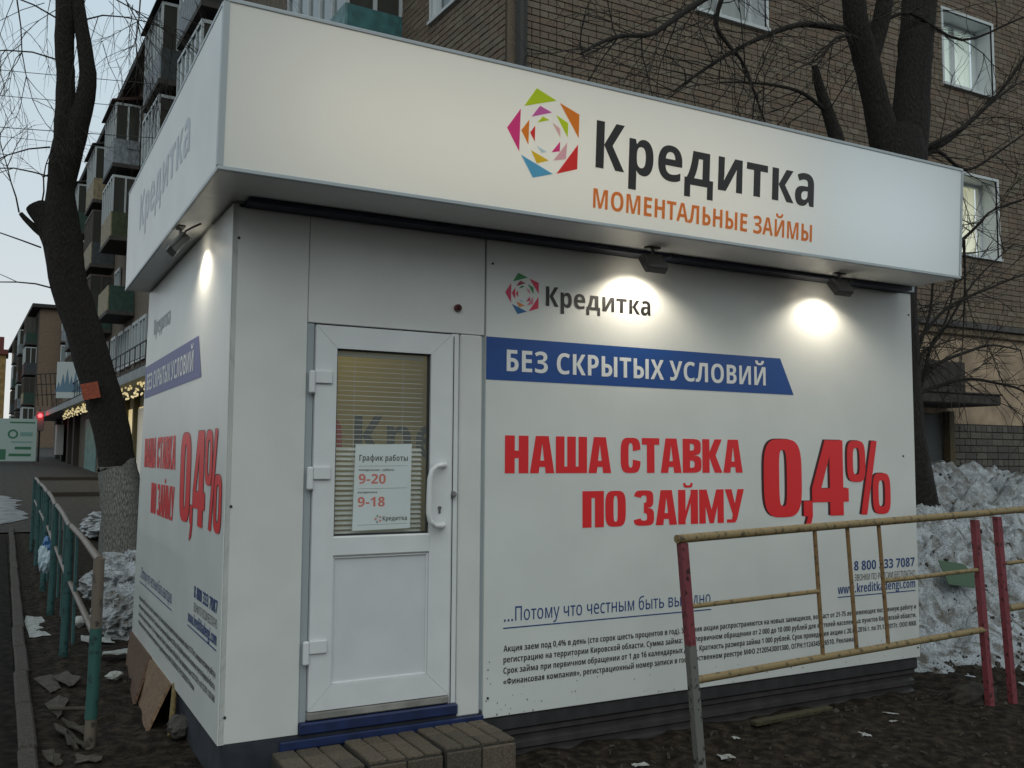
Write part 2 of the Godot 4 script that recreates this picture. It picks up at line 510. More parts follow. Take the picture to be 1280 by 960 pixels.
	for s in [Vector3(1.475, 2.72, 0), Vector3(1.465, 0.26, 0), Vector3(5.03, 2.7, 0), Vector3(5.035, 0.22, 0), Vector3(4.93, 1.63, 0), Vector3(0.03, 2.7, -0.002), Vector3(0.03, 0.33, -0.002), Vector3(0.03, 1.35, -0.002)]:
		var sc := MB.new()
		sc.tube([s - Vector3(0, 0, 0.004), s + Vector3(0, 0, 0.004)], [0.008, 0.007], 8)
		part("screw", sc, dark, k)
	# door frame and leaf
	var fr := part("door_frame", bx(0.397, 0.434, 0.20, 2.295, -0.06, -0.014), trim, k)
	part("jamb", bx(1.224, 1.272, 0.20, 2.295, -0.06, -0.010, 0.004), pvc, fr)
	part("head", bx(0.434, 1.224, 2.29, 2.296, -0.06, -0.02), dark, fr)
	part("threshold", bx(0.434, 1.224, 0.264, 0.304, -0.06, 0.012, 0.006), mat("threshold_grey", 0.30, 0.29, 0.27, 0.55, "blotch", 1.0), fr)
	part("jamb_strip", bx(1.236, 1.241, 0.24, 2.28, -0.03, -0.0085), dark, fr)
	var d := group_node("door", k)
	var ox0 := 0.438
	var ox1 := 1.219
	var oy0 := 0.309
	var oy1 := 2.287
	var ix0 := 0.553
	var ix1 := 1.092
	var iy0 := 0.43
	var iy1 := 2.169
	var g := 0.0008
	part("rail", mitre(Vector2(ox0 + g, oy1), Vector2(ix0 + g, iy1), Vector2(ix1 - g, iy1), Vector2(ox1 - g, oy1), -0.05, 0.012), pvc, d)
	part("rail", mitre(Vector2(ox0 + g, oy0), Vector2(ox1 - g, oy0), Vector2(ix1 - g, iy0), Vector2(ix0 + g, iy0), -0.05, 0.012), pvc, d)
	part("stile", mitre(Vector2(ox0, oy0 + g), Vector2(ix0, iy0 + g), Vector2(ix0, iy1 - g), Vector2(ox0, oy1 - g), -0.05, 0.0118), pvc, d)
	part("stile", mitre(Vector2(ox1, oy0 + g), Vector2(ox1, oy1 - g), Vector2(ix1, iy1 - g), Vector2(ix1, iy0 + g), -0.05, 0.0118), pvc, d)
	part("middle_rail", bx(ix0 - 0.004, ix1 + 0.006, 1.082, 1.186, -0.045, 0.016, 0.008), pvc, d)
	part("lower_panel", bx(ix0, ix1, iy0, 1.081, -0.03, -0.006), mat("pvc_panel", 0.64, 0.66, 0.69, 0.35, "soft", 0.9), d)
	for e in [[ix0, ix0 + 0.012, iy0, 1.081], [ix1 - 0.012, ix1, iy0, 1.081], [ix0 + 0.012, ix1 - 0.012, iy0, iy0 + 0.012], [ix0 + 0.012, ix1 - 0.012, 1.07, 1.081]]:
		part("glazing_bead", bx(e[0], e[1], e[2], e[3], -0.006, 0.004, 0.003), pvc, d)
	for e in [[ix0, ix0 + 0.009, 1.187, iy1], [ix1 - 0.009, ix1, 1.187, iy1], [ix0 + 0.009, ix1 - 0.009, 1.187, 1.196], [ix0 + 0.009, ix1 - 0.009, iy1 - 0.009, iy1]]:
		part("gasket", bx(e[0], e[1], e[2], e[3], -0.03, -0.006), dark, d)
	var dg := glass("door_glass", 0.85, 0.9, 0.88, 0.06)
	dg.metallic_specular = 0.33
	part("pane", bx(ix0 + 0.002, ix1 - 0.002, 1.188, iy1 - 0.001, -0.022, -0.018), dg, d)
	for y in [1.985, 1.487, 0.604]:
		var h := MB.new()
		h.cbox(0.437, 0.527, y - 0.006, y + 0.06, 0.0125, 0.028, 0.004)
		h.cbox(0.404, 0.436, y - 0.06, y + 0.06, 0.000, 0.032, 0.008)
		part("hinge", h, pvc, d)
	var hd := MB.new()
	hd.tube([Vector3(1.182, 1.557, 0.01), Vector3(1.15, 1.557, 0.05), Vector3(1.105, 1.552, 0.072), Vector3(1.075, 1.53, 0.078), Vector3(1.063, 1.48, 0.078), Vector3(1.060, 1.39, 0.078), Vector3(1.059, 1.30, 0.078), Vector3(1.068, 1.255, 0.078), Vector3(1.10, 1.23, 0.072), Vector3(1.145, 1.226, 0.05), Vector3(1.176, 1.226, 0.01)], [0.015, 0.015, 0.015, 0.015, 0.015, 0.015, 0.015, 0.015, 0.015, 0.015, 0.015], 12)
	part("handle", hd, pvc, d)
	var lk := MB.new()
	lk.tube([Vector3(1.151, 1.322, 0.0), Vector3(1.151, 1.322, 0.02)], [0.011, 0.010], 10)
	lk.box(1.145, 1.157, 1.292, 1.316, 0.0, 0.017)
	part("keyhole", lk, mat("steel_dull", 0.12, 0.12, 0.12, 0.4), d)
	var kn := MB.new()
	kn.tube([Vector3(1.236, 1.394, -0.012), Vector3(1.236, 1.394, 0.016), Vector3(1.236, 1.394, 0.022)], [0.018, 0.018, 0.008], 12)
	var knm := mat("steel_bright", 0.4, 0.4, 0.4, 0.3)
	knm.metallic = 0.9
	part("lock_knob", kn, knm, d)
	var al := MB.new()
	al.tube([Vector3(1.254, 2.442, -0.006), Vector3(1.254, 2.442, 0.012), Vector3(1.254, 2.442, 0.026), Vector3(1.254, 2.442, 0.03)], [0.022, 0.022, 0.015, 0.004], 12)
	part("alarm_lens", al, mat("alarm_red", 0.12, 0.008, 0.012, 0.2), k)
	# inside, behind the door
	part("partition", bx(0.09, 5.0, 0.17, 2.79, -1.06, -1.02), mat("partition_yellow", 0.62, 0.54, 0.17, 0.8), k)
	part("ceiling", bx(0.082, 5.04, 2.80, 2.85, -3.0, -0.105), inner, k)
	var pxf := Transform3D(Basis(), Vector3(0, 0, -1.018))
	text("lettering", "Кредитка", bold, 1.008, 1.60, 1.66, 0.262, mat("print_black", 0.012, 0.011, 0.012, 0.45), k, pxf)
	var rf := MB.new()
	rf.xf = pxf
	rf.quad(Vector3(0.84, 1.62, 0), Vector3(0.93, 1.66, 0), Vector3(0.92, 1.80, 0), Vector3(0.84, 1.89, 0))
	part("emblem_facet", rf, mat("print_scarlet", 0.56, 0.010, 0.022, 0.42), k)
	# roof sign: light box
	var lean := 0.045
	var zb := 0.52
	var s := group_node("roof_sign", k)
	var face := mat("sign_acrylic", 0.76, 0.77, 0.77, 0.3)
	face.backlight_enabled = true
	face.backlight = Color(0.74, 0.74, 0.74)
	var yb := 2.886
	var yt := 3.656
	var zt := zb + lean
	var fm := MB.new()
	fm.quad(Vector3(-0.165, yb + 0.012, zb), Vector3(4.915, yb + 0.012, zb), Vector3(4.915, yt - 0.012, zt), Vector3(-0.165, yt - 0.012, zt))
	part("front_face", fm, face, s)
	part("back_plate", bx(-0.12, 4.915, yb + 0.016, yt - 0.012, 0.03, 0.05), mat("sign_inside", 0.75, 0.75, 0.73, 0.8), s)
	var alu := mat("sign_trim", 0.42, 0.46, 0.49, 0.4)
	part("soffit", bx(-0.178, 4.928, yb + 0.001, yb + 0.013, 0.0, zb - 0.001), mat("sign_side", 0.76, 0.77, 0.77, 0.4, "soft", 0.5), s)
	part("side_soffit", bx(-0.178, 0.02, yb + 0.001, yb + 0.013, -3.06, -0.002), mats["sign_side"], s)
	part("top_cover", bx(-0.176, 4.926, yt - 0.01, yt - 0.001, 0.02, zt - 0.002), alu, s)
	part("side_face", bx(-0.181, -0.176, yb + 0.014, yt - 0.012, -3.06, zb), mats["sign_side"], s)
	part("side_back", bx(-0.05, -0.03, yb + 0.014, yt - 0.012, -3.06, 0.028), alu, s)
	part("end_face", bx(4.922, 4.930, yb + 0.014, yt - 0.012, 0.02, zb + 0.01), mats["sign_side"], s)
	for e in [[-0.185, 4.932, yb - 0.006, yb + 0.014, zb], [-0.185, 4.932, yt - 0.014, yt + 0.006, zt]]:
		part("edge_trim", bx(e[0], e[1], e[2], e[3], e[4] - 0.02, e[4] + 0.006, 0.003), alu, s)
	for xx in [[-0.187, -0.160], [4.912, 4.933]]:
		var cm := MB.new()
		cm.hexa([Vector3(xx[0], yb + 0.015, zb + 0.005), Vector3(xx[1], yb + 0.015, zb + 0.005), Vector3(xx[1], yb + 0.015, zb - 0.03), Vector3(xx[0], yb + 0.015, zb - 0.03), Vector3(xx[0], yt - 0.015, zt + 0.005), Vector3(xx[1], yt - 0.015, zt + 0.005), Vector3(xx[1], yt - 0.015, zt - 0.03), Vector3(xx[0], yt - 0.015, zt - 0.03)])
		part("corner_trim", cm, alu, s)
	part("edge_trim", bx(-0.184, -0.17, yt - 0.012, yt + 0.004, -3.06, zb), alu, s)
	part("edge_trim", bx(-0.184, -0.17, yb - 0.004, yb + 0.013, -3.06, zb - 0.022), alu, s)
	var sx := Transform3D(Basis(Vector3.RIGHT, Vector3(0, 1, lean / 0.77), Vector3(0, 0, 1)), Vector3(0, 0, zb - yb * lean / 0.77 + 0.002))
	var amber := mat("print_amber", 0.72, 0.22, 0.05, 0.4)
	amber.backlight_enabled = true
	amber.backlight = Color(1.0, 0.33, 0.08).linear_to_srgb()
	logo(s, sx * Transform3D(Basis(), Vector3(1.521, 3.326, 0)), 1.0, false)
	text("lettering", "Кредитка", bold, 1.828, 3.198, 1.657, 0.262, mat("print_soft_black", 0.02, 0.016, 0.016, 0.4), s, sx)
	text("lettering", "МОМЕНТАЛЬНЫЕ ЗАЙМЫ", bold, 1.82, 2.974, 1.657, 0.108, amber, s, sx)
	var side := Transform3D(Basis(Vector3(0, 0, 1), Vector3.UP, Vector3(-1, 0, 0)), Vector3(-0.1825, 0, 0))
	text("lettering", "Кредитка", bold, -2.3, 3.2, 2.03, 0.25, mat("print_faded_grey", 0.50, 0.54, 0.60, 0.5), s, side)
	var tubem := glow("tube_glow", Color(1.0, 0.93, 0.76), 1.5)
	for q in [[0.15, 1.6], [1.75, 3.2]]:
		var tm := MB.new()
		tm.tube([Vector3(q[0], 3.27, 0.075), Vector3(q[1], 3.27, 0.075)], [0.013, 0.013], 8)
		part("fluorescent_tube", tm, tubem, s)
	var al2 := AreaLight3D.new()
	al2.name = "sign_light"
	al2.area_size = Vector2(3.3, 0.55)
	al2.light_color = Color(1.0, 0.945, 0.83)
	al2.light_energy = 0.64
	al2.shadow_enabled = true
	s.add_child(al2)
	al2.global_transform = Transform3D(Basis.from_euler(Vector3(0, PI, 0)), Vector3(1.75, 3.27, 0.095))
	var al3 := AreaLight3D.new()
	al3.name = "sign_light_cool"
	al3.area_size = Vector2(1.2, 0.55)
	al3.light_color = Color(0.86, 0.95, 1.0)
	al3.light_energy = 0.22
	al3.shadow_enabled = true
	s.add_child(al3)
	al3.global_transform = Transform3D(Basis.from_euler(Vector3(0, PI, 0)), Vector3(4.2, 3.27, 0.095))
	var tm2 := MB.new()
	tm2.tube([Vector3(3.5, 3.27, 0.075), Vector3(4.85, 3.27, 0.075)], [0.013, 0.013], 8)
	part("fluorescent_tube", tm2, glow("tube_glow_cool", Color(0.86, 0.95, 1.0), 1.2), s)
	# mud spattered up from the step on the lower edge of the front banner
	var mud := MB.new()
	for i in 80:
		var mx := 1.45 + 3.55 * pow(rng.randf(), 1.8)
		var my := 0.16 + 0.30 * pow(rng.randf(), 2.2)
		var mr := rng.randf_range(0.0012, 0.0048)
		for q in 6:
			mud.tri(Vector3(mx, my, 0.0022), Vector3(mx + mr * cos(q * 1.047), my + mr * 1.3 * sin(q * 1.047), 0.0022), Vector3(mx + mr * cos(q * 1.047 + 1.047), my + mr * 1.3 * sin(q * 1.047 + 1.047), 0.0022))
	tag(part("mud_specks", mud, mat("mud_brown", 0.20, 0.175, 0.135, 0.9), fp), "", "", "", "stuff")
	# ceiling lamp inside
	var lm := MB.new()
	lm.cbox(0.5, 1.1, 2.75, 2.798, -0.75, -0.45, 0.01)
	part("ceiling_lamp", lm, glow("lamp_inside", Color(1.0, 0.92, 0.62), 0.5), k)
	var ol := AreaLight3D.new()
	ol.name = "inside_light"
	ol.area_size = Vector2(0.6, 0.3)
	ol.light_color = Color(1.0, 0.92, 0.62)
	ol.light_energy = 0.10
	ol.shadow_enabled = true
	k.add_child(ol)
	ol.global_transform = Transform3D(Basis.from_euler(Vector3(-PI / 2, 0, 0)), Vector3(0.8, 2.745, -0.6))

	# slatted blind behind the glass
	var bl := thing("venetian_blind", "pale venetian blind hanging behind the glass of the kiosk door", "blind", Vector3(0.82, 1.2, -0.09))
	part("head_rail", bx(0.56, 1.085, 2.14, 2.165, -0.105, -0.075), mat("blind_white", 0.62, 0.66, 0.64, 0.5), bl)
	for i in 36:
		var y := 1.195 + i * 0.0262
		var tilt := deg_to_rad(rng.randf_range(-2, 2) + (8.0 if i > 17 else 38.0))
		var sm := MB.new()
		sm.xf = Transform3D(Basis.from_euler(Vector3(tilt, 0, rng.randf_range(-0.004, 0.004))), Vector3(0.82, y, -0.09))
		sm.box(-0.262, 0.262, -0.0006, 0.0006, -0.0125, 0.0125)
		part("slat", sm, mats["blind_white"], bl)
	for xx in [0.68, 0.96]:
		part("ladder_cord", bx(xx, xx + 0.0015, 1.195, 2.14, -0.0765, -0.0755), mats["blind_white"], bl)
	# opening hours sheet
	var no := thing("opening_hours_sheet", "white sheet of opening hours taped inside the door glass", "notice", Vector3(0.832, 1.21, -0.026))
	var nm := MB.new()
	nm.quad(Vector3(0.666, 1.208, -0.026), Vector3(0.994, 1.214, -0.026), Vector3(0.998, 1.672, -0.026), Vector3(0.676, 1.664, -0.026))
	nm.quad(Vector3(0.676, 1.664, -0.0264), Vector3(0.998, 1.672, -0.0264), Vector3(0.994, 1.214, -0.0264), Vector3(0.666, 1.208, -0.0264))
	part("paper", nm, mat("paper_white", 0.66, 0.72, 0.73, 0.7), no)
	var nx := Transform3D(Basis(), Vector3(0, 0, -0.0252))
	var ink := mat("print_black", 0, 0, 0)
	var coral := mat("print_coral", 0.62, 0.10, 0.06, 0.5)
	text("lettering", "График работы", bold, 0.698, 1.578, 0.278, 0.032, ink, no, nx)
	text("lettering", "понедельник - суббота", bold, 0.696, 1.524, 0.20, 0.012, ink, no, nx)
	text("lettering", "9-20", bold, 0.697, 1.456, 0.152, 0.052, coral, no, nx, "9")
	text("lettering", "воскресенье", bold, 0.693, 1.405, 0.11, 0.012, ink, no, nx)
	text("lettering", "9-18", bold, 0.694, 1.334, 0.152, 0.052, coral, no, nx, "9")
	text("lettering", "Кредитка", bold, 0.835, 1.258, 0.14, 0.024, ink, no, nx)
	logo(no, nx * Transform3D(Basis(), Vector3(0.81, 1.268, 0)), 0.09, true)
	for y in [1.548, 1.428, 1.236]:
		var um := MB.new()
		um.xf = nx
		um.quad(Vector3(0.693, y, 0), Vector3(0.975, y + 0.003, 0), Vector3(0.975, y + 0.0055, 0), Vector3(0.693, y + 0.0025, 0))
		part("rule_line", um, mat("print_grey", 0.25, 0.27, 0.28, 0.6), no)

func floodlight(at: Vector3, out: Vector3, label: String, e: float) -> void:
	# a small flood lamp hung under the sign's soffit; "out" points away from the wall
	var f := thing("floodlight", label, "floodlight", at + Vector3(0, 0.1, 0), "floodlights under the kiosk's roof sign")
	var side := Vector3.UP.cross(out).normalized()
	var fx := Transform3D(Basis(side, Vector3.UP, out), at)
	var grey := mat("lamp_grey", 0.10, 0.10, 0.10, 0.5)
	var m := MB.new()
	m.xf = fx
	m.cbox(-0.012, 0.012, 0.0, 0.098, 0.05, 0.062, 0.002)
	m.cbox(-0.05, 0.05, 0.086, 0.098, 0.035, 0.075, 0.002)
	part("bracket", m, grey, f)
	m = MB.new()
	m.xf = fx * Transform3D(Basis.from_euler(Vector3(deg_to_rad(52), 0, 0)), Vector3(0, -0.01, 0.065))
	m.cbox(-0.075, 0.075, 0.010, 0.035, -0.06, 0.055, 0.008)
	m.box(-0.075, -0.069, -0.022, 0.012, -0.06, 0.055)
	m.box(0.069, 0.075, -0.022, 0.012, -0.06, 0.055)
	m.box(-0.069, 0.069, -0.022, 0.012, 0.049, 0.055)
	m.box(-0.069, 0.069, -0.012, 0.012, -0.06, -0.054)
	part("housing", m, grey, f)
	m = MB.new()
	m.xf = fx * Transform3D(Basis.from_euler(Vector3(deg_to_rad(52), 0, 0)), Vector3(0, -0.01, 0.065))
	m.cbox(-0.066, 0.066, 0.002, 0.008, -0.052, 0.047, 0.002)
	part("lamp_glass", m, glow("flood_glow", Color(1.0, 0.95, 0.86), 5.0), f)
	m = MB.new()
	m.xf = fx
	m.tube([Vector3(0.05, 0.02, 0.05), Vector3(0.11, 0.05, 0.045), Vector3(0.17, 0.06, 0.02), Vector3(0.2, 0.08, -0.02)], [0.006, 0.006, 0.006, 0.006], 6)
	part("cable", m, mat("cable_black", 0.03, 0.03, 0.03, 0.6), f)
	var l := SpotLight3D.new()
	l.name = "flood_beam"
	l.light_color = Color(1.0, 0.95, 0.86)
	l.light_energy = e
	l.light_size = 0.03
	l.spot_angle = 72
	l.spot_angle_attenuation = 0.55
	l.spot_range = 12
	l.shadow_enabled = true
	f.add_child(l)
	var from := fx * Vector3(0, -0.012, 0.015)
	l.global_transform = Transform3D(Basis(), from).looking_at(from - Vector3.UP * 1.0 - out * 0.12, out)

func door_step() -> void:
	var s := thing("paving_step", "low doorstep of three grooved concrete paving slabs below the kiosk door", "step", Vector3(0.8, -0.08, 0.22))
	var c := [mat("paver_a", 0.17, 0.135, 0.098, 0.9, "grain", 2.0, "grain", 0.2), mat("paver_b", 0.145, 0.115, 0.083, 0.9, "grain", 2.0, "grain", 0.2), mat("paver_c", 0.125, 0.10, 0.075, 0.9, "grain", 2.0, "grain", 0.2)]
	var core := mat("paver_joint", 0.05, 0.045, 0.04, 0.95, "grain", 2.0)
	var e := [[0.25, 0.605, 0.0], [0.62, 1.005, 0.012], [1.02, 1.415, 0.02]]
	for i in 3:
		var x0: float = e[i][0]
		var x1: float = e[i][1]
		var dy: float = e[i][2]
		var sl := part("slab", bx(x0, x1, -0.14, 0.128 + dy, 0.034, 0.418, 0.01), core, s)
		var nx := 3 if i == 0 else 4
		for a in nx:
			for b in 3:
				var wx := (x1 - x0) / nx
				var wz := 0.384 / 3
				var sh := wx * 0.0
				var bm := MB.new()
				bm.cbox(x0 + a * wx + 0.004 + sh, x0 + (a + 1) * wx - 0.004 + sh, 0.12 + dy, 0.142 + dy + rng.randf_range(-0.003, 0.003), 0.036 + b * wz + 0.003, 0.036 + (b + 1) * wz - 0.003, 0.006)
				part("paver", bm, c[rng.randi() % 3], sl)
		for a in 2:
			var w2 := (x1 - x0) / 2
			part("front_block", bx(x0 + a * w2 + 0.004, x0 + (a + 1) * w2 - 0.004, -0.1, 0.118 + dy, 0.415, 0.432, 0.006), c[(a + i) % 3], sl)

# ------------------------------------------------------------------ barriers
func barriers() -> void:
	var yellow := mat("paint_yellow", 0.235, 0.17, 0.078, 0.65, "rust", 2.2)
	var red := mat("paint_red", 0.19, 0.038, 0.05, 0.65, "rust", 2.6)
	var grey := mat("paint_grey", 0.14, 0.14, 0.13, 0.7, "rust", 2.6)
	var b := thing("pipe_barrier", "yellow pipe barrier with red posts and three upright bars before the kiosk", "barrier", Vector3(3.65, -0.06, 0.64), "pipe barriers by the kiosk")
	var tube := func(called: String, p: Vector3, q: Vector3, r: float, m: Material, par: Node3D) -> void:
		var t := MB.new()
		t.tube([p, p.lerp(q, 0.33) + Vector3(0, rng.randf_range(-0.003, 0.003), 0), p.lerp(q, 0.66), q], [r, r, r, r], 12)
		part(called, t, m, par)
	var post := func(top: Vector3, foot: Vector3, split: float, par: Node3D) -> void:
		var t := MB.new()
		var mid := foot.lerp(top, split)
		var low := foot - (top - foot).normalized() * 0.15
		t.prism([mid + Vector3(-0.024, 0, 0.02), mid + Vector3(0.024, 0, 0.02), mid + Vector3(0.024, 0, -0.02), mid + Vector3(-0.024, 0, -0.02)], Vector3.ZERO, top - mid)
		part("post", t, red, par)
		t = MB.new()
		t.prism([low + Vector3(-0.0245, 0, 0.0205), low + Vector3(0.0245, 0, 0.0205), low + Vector3(0.0245, 0, -0.0205), low + Vector3(-0.0245, 0, -0.0205)], Vector3.ZERO, mid - low)
		part("post_foot", t, grey if split > 0.3 else red, par)
	post.call(Vector3(2.245, 1.15, 0.748), Vector3(2.36, -0.03, 0.738), 0.54, b)
	post.call(Vector3(4.952, 1.19, 0.555), Vector3(5.06, -0.03, 0.547), 0.12, b)
	tube.call("top_rail", Vector3(2.205, 1.172, 0.752), Vector3(5.10, 1.236, 0.545), 0.0235, yellow, b)
	tube.call("middle_rail", Vector3(2.29, 0.81, 0.742), Vector3(3.325, 0.82, 0.672), 0.013, yellow, b)
	tube.call("middle_rail", Vector3(3.935, 0.84, 0.627), Vector3(4.98, 0.85, 0.555), 0.014, yellow, b)
	tube.call("bottom_rail", Vector3(2.33, 0.42, 0.742), Vector3(5.02, 0.44, 0.55), 0.021, yellow, b)
	for q in [[3.302, 3.352, 0.672], [3.602, 3.662, 0.65], [3.905, 3.968, 0.629]]:
		tube.call("upright_bar", Vector3(q[0], 1.185, q[2]), Vector3(q[1], 0.44, q[2]), 0.0125, mat("paint_ochre", 0.20, 0.12, 0.05, 0.65, "rust", 2.2), b)
	var b2 := thing("pipe_barrier", "yellow pipe barrier with red post continuing away past the snow bank", "barrier", Vector3(6.3, -0.06, 0.46), "pipe barriers by the kiosk")
	post.call(Vector3(5.225, 1.205, 0.535), Vector3(5.335, -0.03, 0.53), 0.12, b2)
	post.call(Vector3(7.6, 1.25, 0.36), Vector3(7.7, -0.03, 0.36), 0.12, b2)
	tube.call("top_rail", Vector3(5.108, 1.238, 0.544), Vector3(7.75, 1.30, 0.35), 0.0235, yellow, b2)
	tube.call("middle_rail", Vector3(5.30, 0.875, 0.532), Vector3(7.65, 0.90, 0.36), 0.014, yellow, b2)
	tube.call("bottom_rail", Vector3(5.32, 0.56, 0.532), Vector3(7.66, 0.58, 0.36), 0.024, yellow, b2)

func railing() -> void:
	var teal := mat("paint_teal", 0.018, 0.07, 0.072, 0.6, "rust", 1.8)
	var bare := mat("rail_bare", 0.13, 0.105, 0.085, 0.5, "rust", 1.8)
	var r := thing("street_railing", "bent teal street railing with worn metal handrail along the kerb", "railing", Vector3(-0.45, 0, -6.5))
	var top := [[-1.12, 1.0], [-3.7, 1.02], [-6.0, 1.08], [-8.0, 1.14], [-10.5, 1.17], [-12.9, 1.2]]
	for i in top.size() - 1:
		var t := MB.new()
		t.tube([Vector3(-0.462, top[i][1], top[i][0]), Vector3(-0.455, (top[i][1] + top[i + 1][1]) / 2 + 0.012, (top[i][0] + top[i + 1][0]) / 2), Vector3(-0.45, top[i + 1][1], top[i + 1][0])], [0.024, 0.022, 0.024], 10)
		part("handrail", t, bare, r)
		t = MB.new()
		var dy := 0.44 - 0.02 * i
		t.tube([Vector3(-0.462, top[i][1] - dy, top[i][0]), Vector3(-0.45, top[i + 1][1] - dy, top[i + 1][0] + 0.12)], [0.02, 0.02], 10)
		part("lower_rail", t, bare, r)
	for i in top.size():
		var t := MB.new()
		var z: float = top[i][0]
		t.tube([Vector3(-0.475, -0.15, z + 0.01), Vector3(-0.466, 0.3, z), Vector3(-0.462, top[i][1] + 0.01, z)], [0.034, 0.033, 0.031], 10)
		part("post", t, teal if i > 0 else mat("rail_bare", 0, 0, 0), r)
		if i == 0:
			t = MB.new()
			t.tube([Vector3(-0.472, 0.12, z + 0.005), Vector3(-0.466, 0.3, z), Vector3(-0.464, 0.62, z)], [0.0355, 0.0345, 0.0338], 10)
			part("paint_band", t, mat("paint_teal_worn", 0.02, 0.085, 0.075, 0.65, "rust", 1.8), r)
	for z in [-3.0, -4.5, -5.2, -6.6, -7.3, -8.6, -9.2, -9.8, -11.0, -11.7, -12.3]:
		var t := MB.new()
		var h: float = 1.0 + 0.2 * (-z - 1.0) / 12.0
		t.cbox(-0.458 - 0.006, -0.452 + 0.006, 0.15 + rng.randf_range(0, 0.2), h - 0.03, z - 0.055, z + 0.055, 0.003)
		part("flat_bar", t, teal, r)

# ------------------------------------------------------------------ trees
func twig(b: MB, p: Vector3, d: Vector3, length: float, r: float, level: int, droop: float, spread: float) -> void:
	var pts := [p]
	var rad := [r]
	var n := 5
	for i in n:
		d = (d + Vector3(rng.randf_range(-1, 1), rng.randf_range(-1, 1), rng.randf_range(-1, 1)) * 0.22 + Vector3(0, -droop * 0.16, 0)).normalized()
		p += d * length / n
		pts.append(p)
		rad.append(r * (1.0 - 0.62 * (i + 1) / n))
		if level > 0 and i > 0:
			var k := 1 + rng.randi() % 2
			for q in k:
				var o := Vector3(rng.randf_range(-1, 1), rng.randf_range(-0.8, 0.9), rng.randf_range(-1, 1)).normalized()
				twig(b, p, (d * 0.75 + o * spread).normalized(), length * rng.randf_range(0.38, 0.66), maxf(r * 0.5, 0.0026), level - 1, droop, spread)
	b.tube(pts, rad, 5 if r > 0.012 else 4)

func smooth_path(pts: Array, rad: Array, per: int) -> Array:
	var c := Curve3D.new()
	for i in pts.size():
		var a: Vector3 = pts[maxi(i - 1, 0)]
		var e: Vector3 = pts[mini(i + 1, pts.size() - 1)]
		var t := (e - a) / 6.0
		c.add_point(pts[i], -t, t)
	var op := []
	var orr := []
	for i in pts.size() - 1:
		for k in per:
			op.append(c.sample(i, float(k) / per))
			orr.append(lerpf(rad[i], rad[i + 1], float(k) / per))
	op.append(pts[-1]); orr.append(rad[-1])
	return [op, orr]

func limb(called: String, pts: Array, rad: Array, m: Material, par: Node3D, sides := 12, bump := 0.05) -> void:
	var q := smooth_path(pts, rad, 4)
	var b := MB.new()
	b.tube(q[0], q[1], sides, bump, 7 + pts.size())
	part(called, b, m, par)

